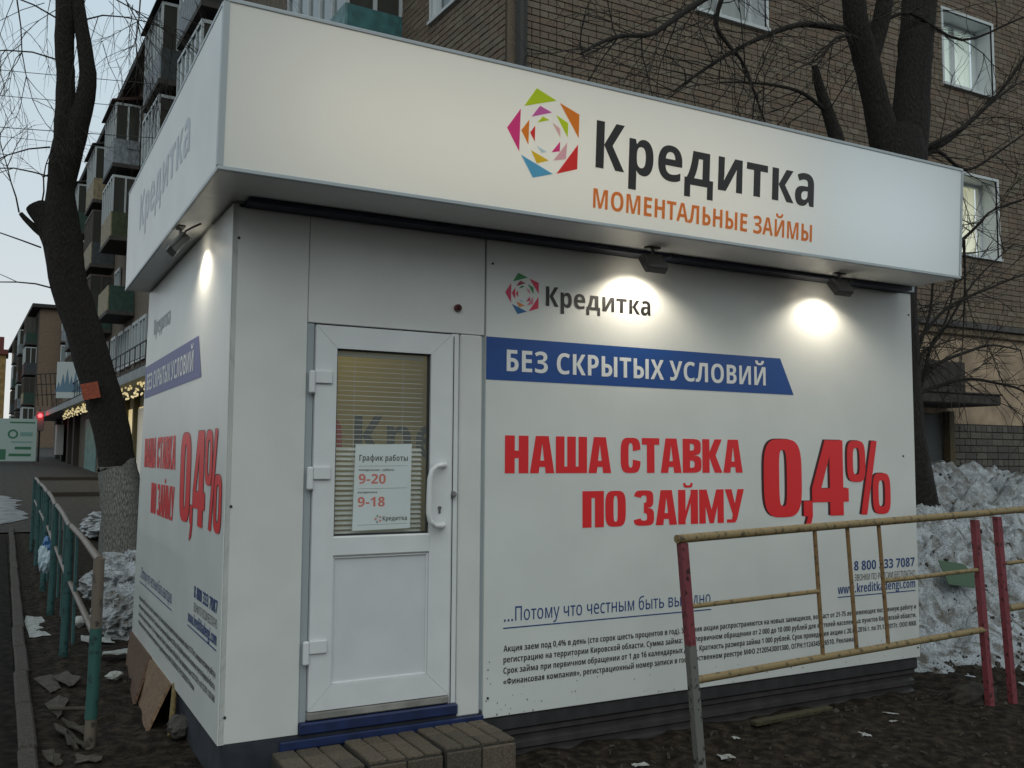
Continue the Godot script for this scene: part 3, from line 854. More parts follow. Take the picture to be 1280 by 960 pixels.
func trees() -> void:
	var bark := mat("bark_dark", 0.036, 0.028, 0.022, 0.95, "bark", 1.6, "bark", 6.0)
	var bark2 := mat("bark_brown", 0.040, 0.031, 0.024, 0.95, "bark", 1.8, "bark", 6.0)
	for bm in [bark, bark2]:
		bm.uv1_scale = Vector3(3.2, 0.55, 3.2)   # fissures run up the trunk
	var thin := mat("twig_brown", 0.03, 0.024, 0.02, 0.9)
	var t := thing("street_tree", "leaning bare street tree with whitewashed base and lopped stub beside the railing", "tree", Vector3(0.62, 0, -10.0))
	limb("trunk", [Vector3(0.66, -0.15, -10.02), Vector3(0.60, 0.78, -9.97), Vector3(0.53, 1.36, -9.96), Vector3(0.36, 2.17, -9.98), Vector3(0.06, 3.20, -10.05), Vector3(-0.20, 4.01, -10.12), Vector3(-0.33, 4.71, -10.13), Vector3(-0.38, 5.40, -10.09), Vector3(-0.35, 6.09, -10.01), Vector3(-0.27, 6.62, -9.92)], [0.34, 0.27, 0.25, 0.25, 0.25, 0.25, 0.27, 0.19, 0.18, 0.09], bark, t, 18)
	var ww := smooth_path([Vector3(0.655, -0.1, -10.015), Vector3(0.60, 0.78, -9.97), Vector3(0.53, 1.36, -9.96), Vector3(0.51, 1.46, -9.96)], [0.365, 0.285, 0.268, 0.266], 5)
	var wm := MB.new()
	wm.tube(ww[0], ww[1], 18, 0.04, 9)
	for i in wm.v.size():
		var q := wm.v[i]
		if q.y > 1.38:
			var an := atan2(q.z + 9.96, q.x - 0.52)
			wm.v[i] = q + Vector3(-0.02, 0.03 * sin(an * 3.0) + 0.014 * sin(an * 7.0 + 1.0), 0)   # brushed, uneven upper edge
	var wash := mat("whitewash_grey", 0.31, 0.31, 0.29, 0.95, "bark", 1.0)
	wash.uv1_scale = Vector3(3.2, 0.7, 3.2)
	part("whitewash", wm, wash, t)
	limb("limb", [Vector3(-0.37, 5.5, -10.06), Vector3(-0.37, 6.2, -9.98), Vector3(-0.39, 7.02, -9.95), Vector3(-0.43, 7.48, -9.93), Vector3(-0.43, 8.18, -9.87), Vector3(-0.43, 8.9, -9.83)], [0.17, 0.15, 0.125, 0.13, 0.14, 0.13], bark, t)
	limb("limb", [Vector3(-0.36, 5.5, -10.05), Vector3(-0.24, 6.2, -9.93), Vector3(-0.11, 6.95, -9.80), Vector3(-0.19, 7.60, -9.79), Vector3(-0.28, 8.12, -9.79), Vector3(-0.34, 8.9, -9.80)], [0.16, 0.165, 0.125, 0.10, 0.09, 0.08], bark, t)
	limb("stub", [Vector3(-0.36, 4.55, -10.14), Vector3(-0.55, 4.95, -10.2), Vector3(-0.70, 5.2, -10.24)], [0.2, 0.15, 0.14], bark, t)
	limb("stub", [Vector3(-0.48, 4.7, -10.2), Vector3(-0.74, 4.92, -10.3), Vector3(-0.88, 5.08, -10.36)], [0.07, 0.045, 0.03], bark, t)
	rng.seed = 41
	var tw := MB.new()
	for w in [[Vector3(-0.55, 6.04, -10.09), Vector3(-0.9, 0.1, -0.3), 1.5], [Vector3(-0.5, 7.3, -9.96), Vector3(-0.9, 0.5, -0.3), 1.8], [Vector3(-0.5, 7.9, -9.96), Vector3(-0.9, 0.2, 0.3), 2.0], [Vector3(-0.55, 8.5, -9.9), Vector3(-0.9, -0.1, 0.1), 2.2], [Vector3(-0.55, 8.7, -9.9), Vector3(-0.7, 0.2, -0.6), 2.4], [Vector3(-0.3, 8.7, -9.7), Vector3(0.9, 0.1, 0.2), 2.2], [Vector3(-0.25, 8.4, -9.7), Vector3(0.9, 0.3, -0.3), 2.0], [Vector3(-0.2, 7.9, -9.8), Vector3(0.9, 0.4, 0.1), 1.4], [Vector3(-0.9, 5.1, -10.4), Vector3(-0.2, 0.9, 0.1), 1.1], [Vector3(-0.62, 5.2, -10.2), Vector3(0.1, 1, 0.1), 1.0], [Vector3(-0.6, 4.6, -10.3), Vector3(-0.9, 0.35, -0.2), 1.3], [Vector3(-0.42, 4.0, -10.2), Vector3(-0.9, 0.2, 0.2), 1.2], [Vector3(-0.5, 5.6, -10.1), Vector3(-0.8, 0.3, 0.1), 1.3], [Vector3(-1.9, 7.2, -10.6), Vector3(0.2, -0.6, 0.1), 1.6], [Vector3(-1.6, 8.2, -10.2), Vector3(0.1, -0.8, 0.1), 1.8], [Vector3(-1.1, 8.5, -10.2), Vector3(0.1, -0.9, 0.1), 1.9], [Vector3(0.5, 8.6, -9.6), Vector3(0.3, -0.8, 0.1), 1.6], [Vector3(0.1, 8.8, -9.6), Vector3(0.2, -0.9, 0.1), 1.6]]:
		twig(tw, w[0], w[1].normalized(), w[2], 0.013, 2, 1.0, 0.55)
	for i in 30:
		var sx := rng.randf_range(-2.6, 1.5)
		twig(tw, Vector3(sx, rng.randf_range(7.6, 9.2), rng.randf_range(-11.2, -9.0)), Vector3(rng.randf_range(-0.5, 0.5), rng.randf_range(-1.0, 0.1), rng.randf_range(-0.3, 0.3)).normalized(), rng.randf_range(0.9, 2.0), 0.0065, 1, 1.3, 0.5)
	tag(part("twigs", tw, thin, t), "", "", "", "stuff")
	var pl := thing("orange_plate", "small orange metal plate nailed to the leaning tree trunk", "plate", Vector3(0.05, 2.35, -9.68))
	var pm := MB.new()
	pm.xf = Transform3D(Basis.from_euler(Vector3(0, deg_to_rad(-12), deg_to_rad(13))), Vector3(0.09, 2.5, -9.66))
	pm.cbox(-0.115, 0.115, -0.115, 0.115, -0.004, 0.004, 0.002)
	part("sheet", pm, mat("plate_orange", 0.34, 0.06, 0.02, 0.6, "blotch", 3.0), pl)
	var pt := Transform3D(Basis.from_euler(Vector3(0, deg_to_rad(-12), deg_to_rad(13))), Vector3(0.09, 2.5, -9.66)) * Transform3D(Basis(), Vector3(0, 0, 0.005))
	for i in 3:
		var lm := MB.new()
		lm.xf = pt
		lm.quad(Vector3(-0.08, 0.05 - i * 0.05, 0), Vector3(0.07 - 0.02 * i, 0.05 - i * 0.05, 0), Vector3(0.07 - 0.02 * i, 0.062 - i * 0.05, 0), Vector3(-0.08, 0.062 - i * 0.05, 0))
		part("print_line", lm, mat("plate_print", 0.22, 0.03, 0.012, 0.6), pl)

	var r := thing("yard_tree", "large bare forked tree growing behind the kiosk out of the snow", "tree", Vector3(8.9, 0.3, -2.8))
	limb("trunk", [Vector3(8.82, 0.1, -2.8), Vector3(8.68, 1.0, -2.8), Vector3(8.46, 1.9, -2.8), Vector3(8.36, 3.2, -2.8), Vector3(8.36, 4.4, -2.8), Vector3(8.42, 5.3, -2.8), Vector3(8.46, 5.6, -2.8)], [0.32, 0.22, 0.215, 0.23, 0.26, 0.33, 0.26], bark2, r, 18)
	limb("limb", [Vector3(8.3, 5.2, -2.8), Vector3(8.09, 5.87, -2.8), Vector3(7.9, 6.4, -2.78), Vector3(7.70, 6.85, -2.75), Vector3(7.6, 7.6, -2.7)], [0.2, 0.155, 0.15, 0.14, 0.12], bark2, r)
	limb("limb", [Vector3(8.6, 5.2, -2.8), Vector3(8.76, 6.1, -2.82), Vector3(8.88, 6.8, -2.84), Vector3(9.05, 7.5, -2.88), Vector3(9.15, 8.4, -2.9)], [0.25, 0.21, 0.205, 0.21, 0.2], bark2, r)
	limb("limb", [Vector3(7.93, 6.3, -2.78), Vector3(8.1, 6.9, -2.7), Vector3(8.16, 7.7, -2.6)], [0.12, 0.10, 0.09], bark2, r)
	limb("stub", [Vector3(7.9, 4.7, -2.8), Vector3(7.45, 5.15, -2.8), Vector3(7.39, 5.36, -2.8), Vector3(7.27, 5.62, -2.8), Vector3(7.15, 5.88, -2.8), Vector3(7.07, 6.13, -2.8)], [0.13, 0.11, 0.085, 0.07, 0.06, 0.035], bark2, r)
	rng.seed = 77
	var list := [
		[[7.84, 6.71, 7.37, 6.67, 6.85, 6.58, 6.30, 6.31, 5.89, 6.06, 5.43, 5.73, 5.11, 5.47], 0.042], [[6.6, 7.4, 5.67, 6.61, 5.36, 6.45, 5.06, 6.23, 4.70, 5.94, 4.45, 5.76, 4.06, 5.63, 3.77, 5.47, 3.55, 5.31], 0.045],
		[[5.7, 6.62, 5.61, 6.29, 5.77, 6.10, 6.00, 5.92, 6.17, 5.59, 6.30, 5.33], 0.03], [[8.04, 6.55, 7.63, 6.56, 7.23, 6.42, 6.91, 6.11, 6.65, 5.95], 0.028], [[7.3, 5.6, 6.83, 5.74, 6.35, 5.72, 5.88, 5.64, 5.49, 5.55], 0.026],
		[[8.71, 5.38, 9.31, 5.58, 9.96, 6.01, 10.47, 6.38, 11.10, 6.78], 0.04], [[8.56, 5.30, 9.47, 5.77, 10.14, 6.37, 10.68, 7.02, 11.14, 7.46], 0.032], [[8.5, 2.9, 8.76, 3.10, 9.22, 3.48, 9.85, 3.74, 11.03, 4.17], 0.03],
		[[8.5, 3.6, 9.65, 4.49, 10.06, 4.81, 11.09, 5.16], 0.026], [[8.55, 2.3, 8.73, 2.52, 9.11, 2.78, 9.73, 2.97, 10.30, 3.10, 10.97, 3.08], 0.034], [[8.55, 2.3, 8.73, 2.42, 9.33, 2.59, 9.79, 2.56, 10.18, 2.48, 10.45, 2.28], 0.03],
		[[8.6, 2.2, 8.81, 2.62, 8.97, 3.02, 9.29, 3.39, 9.64, 4.39], 0.03], [[9.64, 4.39, 9.63, 3.77, 9.54, 2.98], 0.02], [[8.85, 5.30, 9.15, 5.45, 9.61, 5.27, 10.27, 5.64, 11.16, 6.23], 0.03], [[8.19, 6.89, 8.63, 7.09, 9.37, 6.85, 10.27, 7.26, 11.24, 7.66], 0.026],
		[[8.55, 2.5, 8.78, 2.86, 9.20, 3.13, 10.02, 3.91, 11.06, 4.56], 0.026], [[8.52, 2.6, 8.9, 3.4, 9.0, 4.2, 9.3, 4.9], 0.022], [[9.0, 7.2, 9.5, 7.7, 10.4, 8.0], 0.03], [[7.7, 7.0, 7.2, 7.3, 6.4, 7.2, 5.9, 6.9], 0.03]]
	var small := MB.new()
	for q in list:
		var pts := []
		var rad := []
		var c: Array = q[0]
		var m := c.size() / 2
		var slope := rng.randf_range(-0.25, 0.5)
		for i in m:
			pts.append(Vector3(c[2 * i], c[2 * i + 1], -2.8 + slope * absf(c[2 * i] - c[0]) * 0.5))
			rad.append(q[1] * (1.0 - 0.72 * i / (m - 1)))
		limb("branch", pts, rad, bark2, r, 7, 0.03)
		for i in range(1, m):
			for z in 3:
				var d: Vector3 = (pts[i] - pts[i - 1]).normalized()
				var o := Vector3(rng.randf_range(-1, 1), rng.randf_range(-1, 1), rng.randf_range(-1, 1)).normalized()
				twig(small, pts[i].lerp(pts[i - 1], rng.randf()), (d * 0.8 + o).normalized(), rng.randf_range(0.45, 1.1), 0.008, 1, 0.1, 0.6)
	tag(part("twigs", small, thin, r), "", "", "", "stuff")

# ------------------------------------------------------------------ the brick block behind
func wall_cells(b: MB, x0: float, x1: float, y0: float, y1: float, z: float, holes: Array) -> void:
	var xs := [x0, x1]
	var ys := [y0, y1]
	for h in holes:
		xs.append(h[0]); xs.append(h[1]); ys.append(h[2]); ys.append(h[3])
	xs.sort(); ys.sort()
	for i in xs.size() - 1:
		for j in ys.size() - 1:
			var cx: float = (xs[i] + xs[i + 1]) / 2
			var cy: float = (ys[j] + ys[j + 1]) / 2
			if xs[i + 1] - xs[i] < 0.001 or ys[j + 1] - ys[j] < 0.001 or cx < x0 or cx > x1 or cy < y0 or cy > y1: continue
			var inside := false
			for h in holes:
				if cx > h[0] and cx < h[1] and cy > h[2] and cy < h[3]: inside = true
			if not inside:
				b.quad(Vector3(xs[i], ys[j], z), Vector3(xs[i + 1], ys[j], z), Vector3(xs[i + 1], ys[j + 1], z), Vector3(xs[i], ys[j + 1], z))

func brick_spots(x0: float, x1: float, y0: float, y1: float, holes: Array, lm: float, hm: float) -> Array:
	var out := []
	var row := 0
	var y := y0
	while y + hm <= y1 + 0.001:
		var x := x0 - (0.0 if row % 2 == 0 else lm / 2)
		var header := row % 5 == 4
		while x < x1:
			var w := lm / 2 if header or rng.randf() < 0.13 else lm
			var a := maxf(x, x0)
			var e := minf(x + w, x1)
			var segs := [[a, e]]
			for h in holes:
				if y + hm > h[2] + 0.01 and y < h[3] - 0.01:
					var nn := []
					for s in segs:
						if s[1] <= h[0] or s[0] >= h[1]: nn.append(s)
						else:
							if s[0] < h[0]: nn.append([s[0], h[0]])
							if s[1] > h[1]: nn.append([h[1], s[1]])
					segs = nn
			for s in segs:
				if s[1] - s[0] > 0.04: out.append([s[0], s[1], y, y + hm])
			x += w
		y += hm
		row += 1
	return out

# lays bricks on a wall whose frame is fx (x along, y up, z out of the wall); the largest in view are single pieces, the others one piece of brickwork
func lay_bricks(spots: Array, fx: Transform3D, tones: Array, wall: Node3D, rank: Callable, most: int, proud: float, joint: float) -> void:
	var order := []
	for i in spots.size():
		order.append([rank.call(spots[i]), i])
	order.sort_custom(func(p, q): return p[0] < q[0] or (p[0] == q[0] and p[1] < q[1]))
	var rest := MB.new()
	rest.xf = fx
	rest.colored = true
	var shared := {}
	for k in order.size():
		var s: Array = spots[order[k][1]]
		var tone: int = rng.randi() % tones.size()
		var w: float = s[1] - s[0] - joint
		var h: float = s[3] - s[2] - joint
		var outz := proud + rng.randf_range(-0.004, 0.004)
		if k < most and order[k][0] < 1000.0:
			var key := "%d_%d" % [int(round(w * 100)), int(round(h * 100))]
			if not shared.has(key):
				var bm := MB.new()
				bm.cbox(-w / 2, w / 2, -h / 2, h / 2, -0.06, 0.0, 0.004)
				shared[key] = bm.mesh()
			var o := put("brick", shared[key], mats["brick_%d" % tone], wall, Transform3D())
			o.global_transform = fx * Transform3D(Basis.from_euler(Vector3(0, 0, rng.randf_range(-0.004, 0.004))), Vector3((s[0] + s[1]) / 2, (s[2] + s[3]) / 2, outz))
		else:
			var t: Array = tones[tone]
			var j := rng.randf_range(0.88, 1.12)
			rest.col = Color(t[0] * j, t[1] * j, t[2] * j)
			var a: float = s[0] + joint / 2
			var e: float = s[1] - joint / 2
			var y0: float = s[2] + joint / 2
			var y1: float = s[3] - joint / 2
			rest.quad(Vector3(a, y0, outz), Vector3(e, y0, outz), Vector3(e, y1, outz), Vector3(a, y1, outz))
			rest.quad(Vector3(a, y1, outz), Vector3(e, y1, outz), Vector3(e, y1, outz - 0.04), Vector3(a, y1, outz - 0.04))
			rest.quad(Vector3(a, y0, outz - 0.04), Vector3(e, y0, outz - 0.04), Vector3(e, y0, outz), Vector3(a, y0, outz))
			rest.quad(Vector3(a, y0, outz - 0.04), Vector3(a, y0, outz), Vector3(a, y1, outz), Vector3(a, y1, outz - 0.04))
			rest.quad(Vector3(e, y0, outz), Vector3(e, y0, outz - 0.04), Vector3(e, y1, outz - 0.04), Vector3(e, y1, outz))
	if rest.v.size() > 0:
		tag(part("brickwork", rest, mats["brick_any"], wall), "", "", "", "stuff")

func window_in(fx: Transform3D, x0: float, x1: float, y0: float, y1: float, par: Node3D, lit: Material, deep := 0.17) -> void:
	# a window set back in a plastered reveal
	var white := mat("window_white", 0.55, 0.58, 0.60, 0.5)
	var rev := white
	var w := group_node("window", par)
	var b := MB.new()
	b.xf = fx
	b.quad(Vector3(x0, y0, -deep), Vector3(x0, y0, 0), Vector3(x0, y1, 0), Vector3(x0, y1, -deep))
	b.quad(Vector3(x1, y0, 0), Vector3(x1, y0, -deep), Vector3(x1, y1, -deep), Vector3(x1, y1, 0))
	b.quad(Vector3(x0, y1, 0), Vector3(x1, y1, 0), Vector3(x1, y1, -deep), Vector3(x0, y1, -deep))
	part("reveal", b, rev, w)
	b = MB.new()
	b.xf = fx
	b.box(x0 - 0.05, x1 + 0.05, y0 - 0.05, y0, -deep, 0.05)
	part("sill", b, white, w)
	for e in [[x0 - 0.05, x0, y0, y1], [x1, x1 + 0.05, y0, y1], [x0 - 0.05, x1 + 0.05, y1, y1 + 0.05]]:
		b = MB.new()
		b.xf = fx
		b.box(e[0], e[1], e[2], e[3], -0.03, 0.012)
		part("trim", b, white, w)
	var mx := x0 + (x1 - x0) * 0.52
	for e in [[x0, x0 + 0.06, y0, y1], [x1 - 0.06, x1, y0, y1], [mx - 0.04, mx + 0.04, y0 + 0.06, y1 - 0.06], [x0 + 0.06, x1 - 0.06, y0, y0 + 0.06], [x0 + 0.06, x1 - 0.06, y1 - 0.06, y1]]:
		b = MB.new()
		b.xf = fx
		b.box(e[0], e[1], e[2], e[3], -deep - 0.05, -deep + 0.012)
		part("frame", b, white, w)
	for e in [[x0 + 0.06, mx - 0.04], [mx + 0.04, x1 - 0.06]]:
		b = MB.new()
		b.xf = fx
		b.quad(Vector3(e[0], y0 + 0.06, -deep - 0.01), Vector3(e[1], y0 + 0.06, -deep - 0.01), Vector3(e[1], y1 - 0.06, -deep - 0.01), Vector3(e[0], y1 - 0.06, -deep - 0.01))
		part("pane", b, glass("house_glass", 0.8, 0.85, 0.85, 0.12), w)
	b = MB.new()
	b.xf = fx
	var n := 14
	for i in n:
		var a := lerpf(x0, x1, float(i) / n)
		var e := lerpf(x0, x1, float(i + 1) / n)
		b.quad(Vector3(a, y0, -deep - 0.12 - 0.02 * (i % 2)), Vector3(e, y0, -deep - 0.12 - 0.02 * ((i + 1) % 2)), Vector3(e, y1, -deep - 0.12 - 0.02 * ((i + 1) % 2)), Vector3(a, y1, -deep - 0.12 - 0.02 * (i % 2)))
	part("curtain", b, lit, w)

func far_window(fx: Transform3D, x0: float, x1: float, y0: float, y1: float, par: Node3D, frame: Material) -> void:
	var b := MB.new()
	b.xf = fx
	for e in [[x0 - 0.1, x0, y0 - 0.1, y1 + 0.14], [x1, x1 + 0.1, y0 - 0.1, y1 + 0.14], [x0, x1, y1, y1 + 0.14], [x0, x1, y0 - 0.1, y0], [(x0 + x1) / 2 - 0.05, (x0 + x1) / 2 + 0.05, y0, y1]]:
		b.box(e[0], e[1], e[2], e[3], 0.0, 0.08)
	var w := part("window", b, frame, par)
	b = MB.new()
	b.xf = fx
	b.box(x0, x1, y0, y1, 0.0, 0.03)
	part("pane", b, mat("pane_far", 0.22, 0.28, 0.30, 0.08), w)

func balcony(fx: Transform3D, par: Node3D, s0: float, s1: float, fl: float, front: Material, side: Material, glazed: int, roof: Material) -> void:
	# s runs along the street front away from the corner; local x = -s, z stands out of the wall
	var q := group_node("balcony", par)
	var mk := func(called: String, a0: float, a1: float, y0: float, y1: float, e0: float, e1: float, m: Material) -> void:
		var b := MB.new()
		b.xf = fx
		b.box(-a1, -a0, y0, y1, e0, e1)
		part(called, b, m, q)
	mk.call("slab", s0 - 0.03, s1 + 0.03, fl - 0.16, fl, 0.0, 1.03, mat("slab_grey", 0.07, 0.065, 0.06, 0.9, "blotch", 0.6))
	mk.call("parapet_front", s0, s1, fl, fl + 1.02, 0.96, 1.0, front)
	mk.call("parapet_side", s0, s0 + 0.04, fl, fl + 1.02, 0.0, 0.96, side)
	mk.call("parapet_side", s1 - 0.04, s1, fl, fl + 1.02, 0.0, 0.96, side)
	if glazed > 0:
		var fm := mat("frame_white", 0.40, 0.43, 0.45, 0.5) if glazed == 1 else mat("frame_brown", 0.06, 0.045, 0.035, 0.7)
		var n := 5
		for i in n + 1:
			var a := lerpf(s0 + 0.03, s1 - 0.03, float(i) / n)
			mk.call("mullion", a - 0.035, a + 0.035, fl + 1.02, fl + 2.45, 0.93, 1.0, fm)
		mk.call("mullion", s0, s0 + 0.06, fl + 1.02, fl + 2.45, 0.45, 0.52, fm)
		mk.call("mullion", s0, s0 + 0.06, fl + 1.02, fl + 2.45, 0.0, 0.06, fm)
		mk.call("top_rail", s0, s1, fl + 2.45, fl + 2.55, 0.9, 1.0, fm)
		mk.call("top_rail", s0, s0 + 0.06, fl + 2.45, fl + 2.55, 0.0, 0.9, fm)
		mk.call("glazing", s0 + 0.02, s1 - 0.02, fl + 1.02, fl + 2.45, 0.95, 0.96, mat("pane_sky", 0.16, 0.19, 0.20, 0.05))
		mk.call("side_glazing", s0 + 0.02, s0 + 0.03, fl + 1.02, fl + 2.45, 0.06, 0.93, mat("pane_dark", 0.05, 0.05, 0.045, 0.1))
		mk.call("curtain", s0 + 0.10, s0 + 0.12, fl + 1.02, fl + 2.3, 0.15, 0.6, mat("curtain_pale", 0.25, 0.22, 0.16, 0.9))
	else:
		mk.call("door_recess", s0 + 0.4, s1 - 0.4, fl, fl + 2.2, 0.0, 0.02, mat("pane_dark", 0.05, 0.05, 0.045, 0.1))
	if roof:
		var b := MB.new()
		b.xf = fx
		b.hexa([Vector3(-s1 - 0.1, fl + 2.56, 1.15), Vector3(-s0 + 0.1, fl + 2.56, 1.15), Vector3(-s0 + 0.1, fl + 2.8, 0), Vector3(-s1 - 0.1, fl + 2.8, 0), Vector3(-s1 - 0.1, fl + 2.62, 1.15), Vector3(-s0 + 0.1, fl + 2.62, 1.15), Vector3(-s0 + 0.1, fl + 2.95, 0), Vector3(-s1 - 0.1, fl + 2.95, 0)])
		part("roof_sheet", b, roof, q)

func block() -> void:
	var tones := [[0.285, 0.228, 0.17], [0.265, 0.206, 0.153], [0.305, 0.25, 0.19], [0.275, 0.2, 0.148], [0.25, 0.202, 0.153]]
	for i in tones.size():
		mat("brick_%d" % i, tones[i][0], tones[i][1], tones[i][2], 0.92, "grain", 1.5)
	var any := mat("brick_any", 1, 1, 1, 0.92, "grain", 1.5)
	any.vertex_color_use_as_albedo = true
	var mortar := mat("mortar", 0.12, 0.105, 0.088, 0.95, "grain", 1.5)
	var k := thing("apartment_building", "five-storey brown brick apartment block with glazed balconies and shops below", "building", Vector3(12, 0, -14))
	# end wall, facing the kiosk
	var wins := [[13.6, 14.98, 8.36, 9.72], [13.6, 14.98, 5.29, 6.74], [7.95, 9.33, 8.36, 9.72], [7.95, 9.33, 5.29, 6.74]]
	var holes := wins.duplicate()
	var ew := MB.new()
	wall_cells(ew, 4.7, 24, 3.95, 17, -5.95, holes)
	ew.quad(Vector3(4.7, -0.5, -5.95), Vector3(13.6, -0.5, -5.95), Vector3(13.6, 3.95, -5.95), Vector3(4.7, 3.95, -5.95))
	var wall := part("end_wall", ew, mortar, k)
	rng.seed = 11
	var spots := brick_spots(4.95, 17.2, 3.96, 10.9, holes, 0.262, 0.098)
	lay_bricks(spots, Transform3D(Basis(), Vector3(0, 0, -5.95)), tones, wall, func(s): return (s[0] - 4.0 + 0.4 * absf(s[2] - 7.2)) if s[2] > 6.75 and s[2] < 7.75 + 0.2 * (s[0] - 4.7) else 2000.0, 235, 0.05, 0.012)
	var lit1 := glow("curtain_glow_pale", Color(0.85, 0.95, 0.90), 0.28)  # faint glow put into two curtains so their panes look bright
	var lit2 := glow("curtain_glow_yellow", Color(0.97, 0.97, 0.80), 0.34)
	var fx0 := Transform3D(Basis(), Vector3(0, 0, -5.9))
	for i in wins.size():
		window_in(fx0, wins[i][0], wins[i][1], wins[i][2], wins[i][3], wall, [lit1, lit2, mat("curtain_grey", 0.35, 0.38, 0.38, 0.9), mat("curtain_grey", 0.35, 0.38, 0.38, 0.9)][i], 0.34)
	# plastered ground storey with a ledge and pale brick plinth
	part("plaster_band", bx(12.2, 24, 2.24, 3.92, -6.0, -5.9), mat("plaster_peach", 0.42, 0.31, 0.215, 0.9, "blotch", 0.4), wall)
	part("ledge", bx(12.0, 24, 3.92, 4.02, -6.0, -5.76, 0.01), mat("ledge_grey", 0.10, 0.095, 0.09, 0.9, "blotch", 0.8), wall)
	part("ledge", bx(12.0, 24, 3.80, 3.915, -5.98, -5.82, 0.01), mat("ledge_sand", 0.20, 0.15, 0.10, 0.9, "blotch", 0.8), wall)
	var pl := part("plinth", bx(13.5, 24, -0.3, 2.235, -6.0, -5.88), mat("mortar_pale", 0.075, 0.07, 0.06, 0.95, "grain", 1.5), k)
	var pt := [[0.16, 0.145, 0.125], [0.14, 0.125, 0.11], [0.18, 0.165, 0.14], [0.12, 0.11, 0.10]]
	for i in tones.size(): mats["brown_%d" % i] = mats["brick_%d" % i]
	for i in 4:
		mats.erase("brick_%d" % i)
		mat("brick_%d" % i, pt[i][0], pt[i][1], pt[i][2], 0.92, "grain", 1.5)
	lay_bricks(brick_spots(13.5, 16.6, 0.42, 2.22, [], 0.30, 0.12), Transform3D(Basis(), Vector3(0, 0, -5.88)), pt, pl, func(s): return s[0], 150, 0.02, 0.016)
	for i in tones.size(): mats["brick_%d" % i] = mats["brown_%d" % i]
	part("entrance_door", bx(12.45, 13.2, -0.2, 2.4, -5.94, -5.87, 0.01), mat("door_grey", 0.05, 0.055, 0.055, 0.6), k)
	part("door_post", bx(13.24, 13.38, -0.2, 2.44, -5.88, -5.74, 0.01), mat("wood_ochre", 0.14, 0.10, 0.05, 0.8, "grain", 1.0), k)
	part("transom_box", bx(12.2, 13.5, 2.76, 3.28, -5.9, -5.6, 0.01), mat("box_dark", 0.05, 0.042, 0.038, 0.9, "blotch", 1.0), k)
	var cn := part("entrance_canopy", bx(11.4, 13.42, 2.50, 2.66, -5.88, -4.9, 0.02), mat("canopy_concrete", 0.06, 0.052, 0.046, 0.95, "blotch", 1.0), k)
	part("roofing_felt", bx(11.38, 13.44, 2.661, 2.69, -5.88, -4.88, 0.008), mat("felt_black", 0.03, 0.028, 0.026, 0.95), cn)
	var cp := MB.new()
	cp.tube([Vector3(4.86, 0.0, -5.78), Vector3(4.86, 6.9, -5.78), Vector3(4.86, 17.0, -5.78)], [0.075, 0.075, 0.075], 10)
	part("drainpipe", cp, mat("pipe_dark", 0.022, 0.020, 0.018, 0.6), k)
	# street front: frame with x = -s (s away from the corner), z out of the wall
	var an := deg_to_rad(2.2)
	var fx := Transform3D(Basis(Vector3(sin(an), 0, cos(an)), Vector3.UP, Vector3(-cos(an), 0, sin(an))), Vector3(4.7, 0, -5.9))
	var sw := MB.new()
	sw.xf = fx
	var sholes := [[-2.35, -0.95, 8.35, 9.8], [-2.35, -0.95, 11.4, 12.85]]
	wall_cells(sw, -52.0, -0.02, -0.5, 17.0, -0.04, sholes)
	var street := part("street_wall", sw, mat("brick_far", 0.19, 0.15, 0.115, 0.93, "course", 0.7), k)
	lay_bricks(brick_spots(-5.6, -0.05, 6.2, 9.6, sholes, 0.262, 0.098), fx * Transform3D(Basis(), Vector3(0, 0, -0.04)), tones, street, func(s): return -s[0] if s[2] > 6.75 - s[1] * 0.5 and s[2] < 8.6 - 0.35 * s[0] else 2000.0, 150, 0.045, 0.012)
	part("corner_pier", bx(4.72, 4.948, 4.0, 17, -5.94, -5.905), mats["brick_1"], k)
	window_in(fx, -2.35, -0.95, 8.35, 9.8, street, mat("sky_reflection_blue", 0.35, 0.45, 0.52, 0.6), 0.1)  # pale blue painted behind the pane for the sky reflected in it
	window_in(fx, -2.35, -0.95, 11.4, 12.85, street, mats["sky_reflection_blue"], 0.1)
	var roofm := mat("roof_dark", 0.03, 0.028, 0.027, 0.9)
	var rb := MB.new()
	rb.xf = fx
	rb.box(-52.4, 0.5, 16.95, 17.25, -9.0, 0.62)
	var rf := part("roof", rb, roofm, k)
	part("end_eave", bx(5.3, 24, 16.96, 17.24, -14.0, -5.3), roofm, rf)
	var sf := MB.new()
	sf.xf = fx
	sf.box(-52.0, -51.7, -0.5, 17.0, -12, -0.06)
	part("far_end_wall", sf, mat("brick_far", 0, 0, 0), k)
	var grey := mat("panel_grey", 0.22, 0.25, 0.28, 0.7, "blotch", 0.8)
	var dgrey := mat("panel_slate", 0.045, 0.055, 0.065, 0.7, "blotch", 0.8)
	var green := mat("panel_green", 0.02, 0.06, 0.045, 0.7, "blotch", 0.8)
	var olive := mat("panel_olive", 0.045, 0.06, 0.025, 0.7, "blotch", 0.8)
	var cream := mat("panel_cream", 0.28, 0.23, 0.14, 0.7, "blotch", 0.8)
	var black := mat("panel_black", 0.018, 0.024, 0.024, 0.7, "blotch", 0.8)
	var teal := mat("panel_teal", 0.04, 0.15, 0.16, 0.6, "blotch", 0.8)
	var teal2 := mat("panel_teal_pale", 0.13, 0.27, 0.29, 0.6, "blotch", 0.8)
	var red := mat("sheet_maroon", 0.05, 0.018, 0.015, 0.8)
	var F := [0.0, 1.35, 4.4, 7.45, 10.5, 13.55]
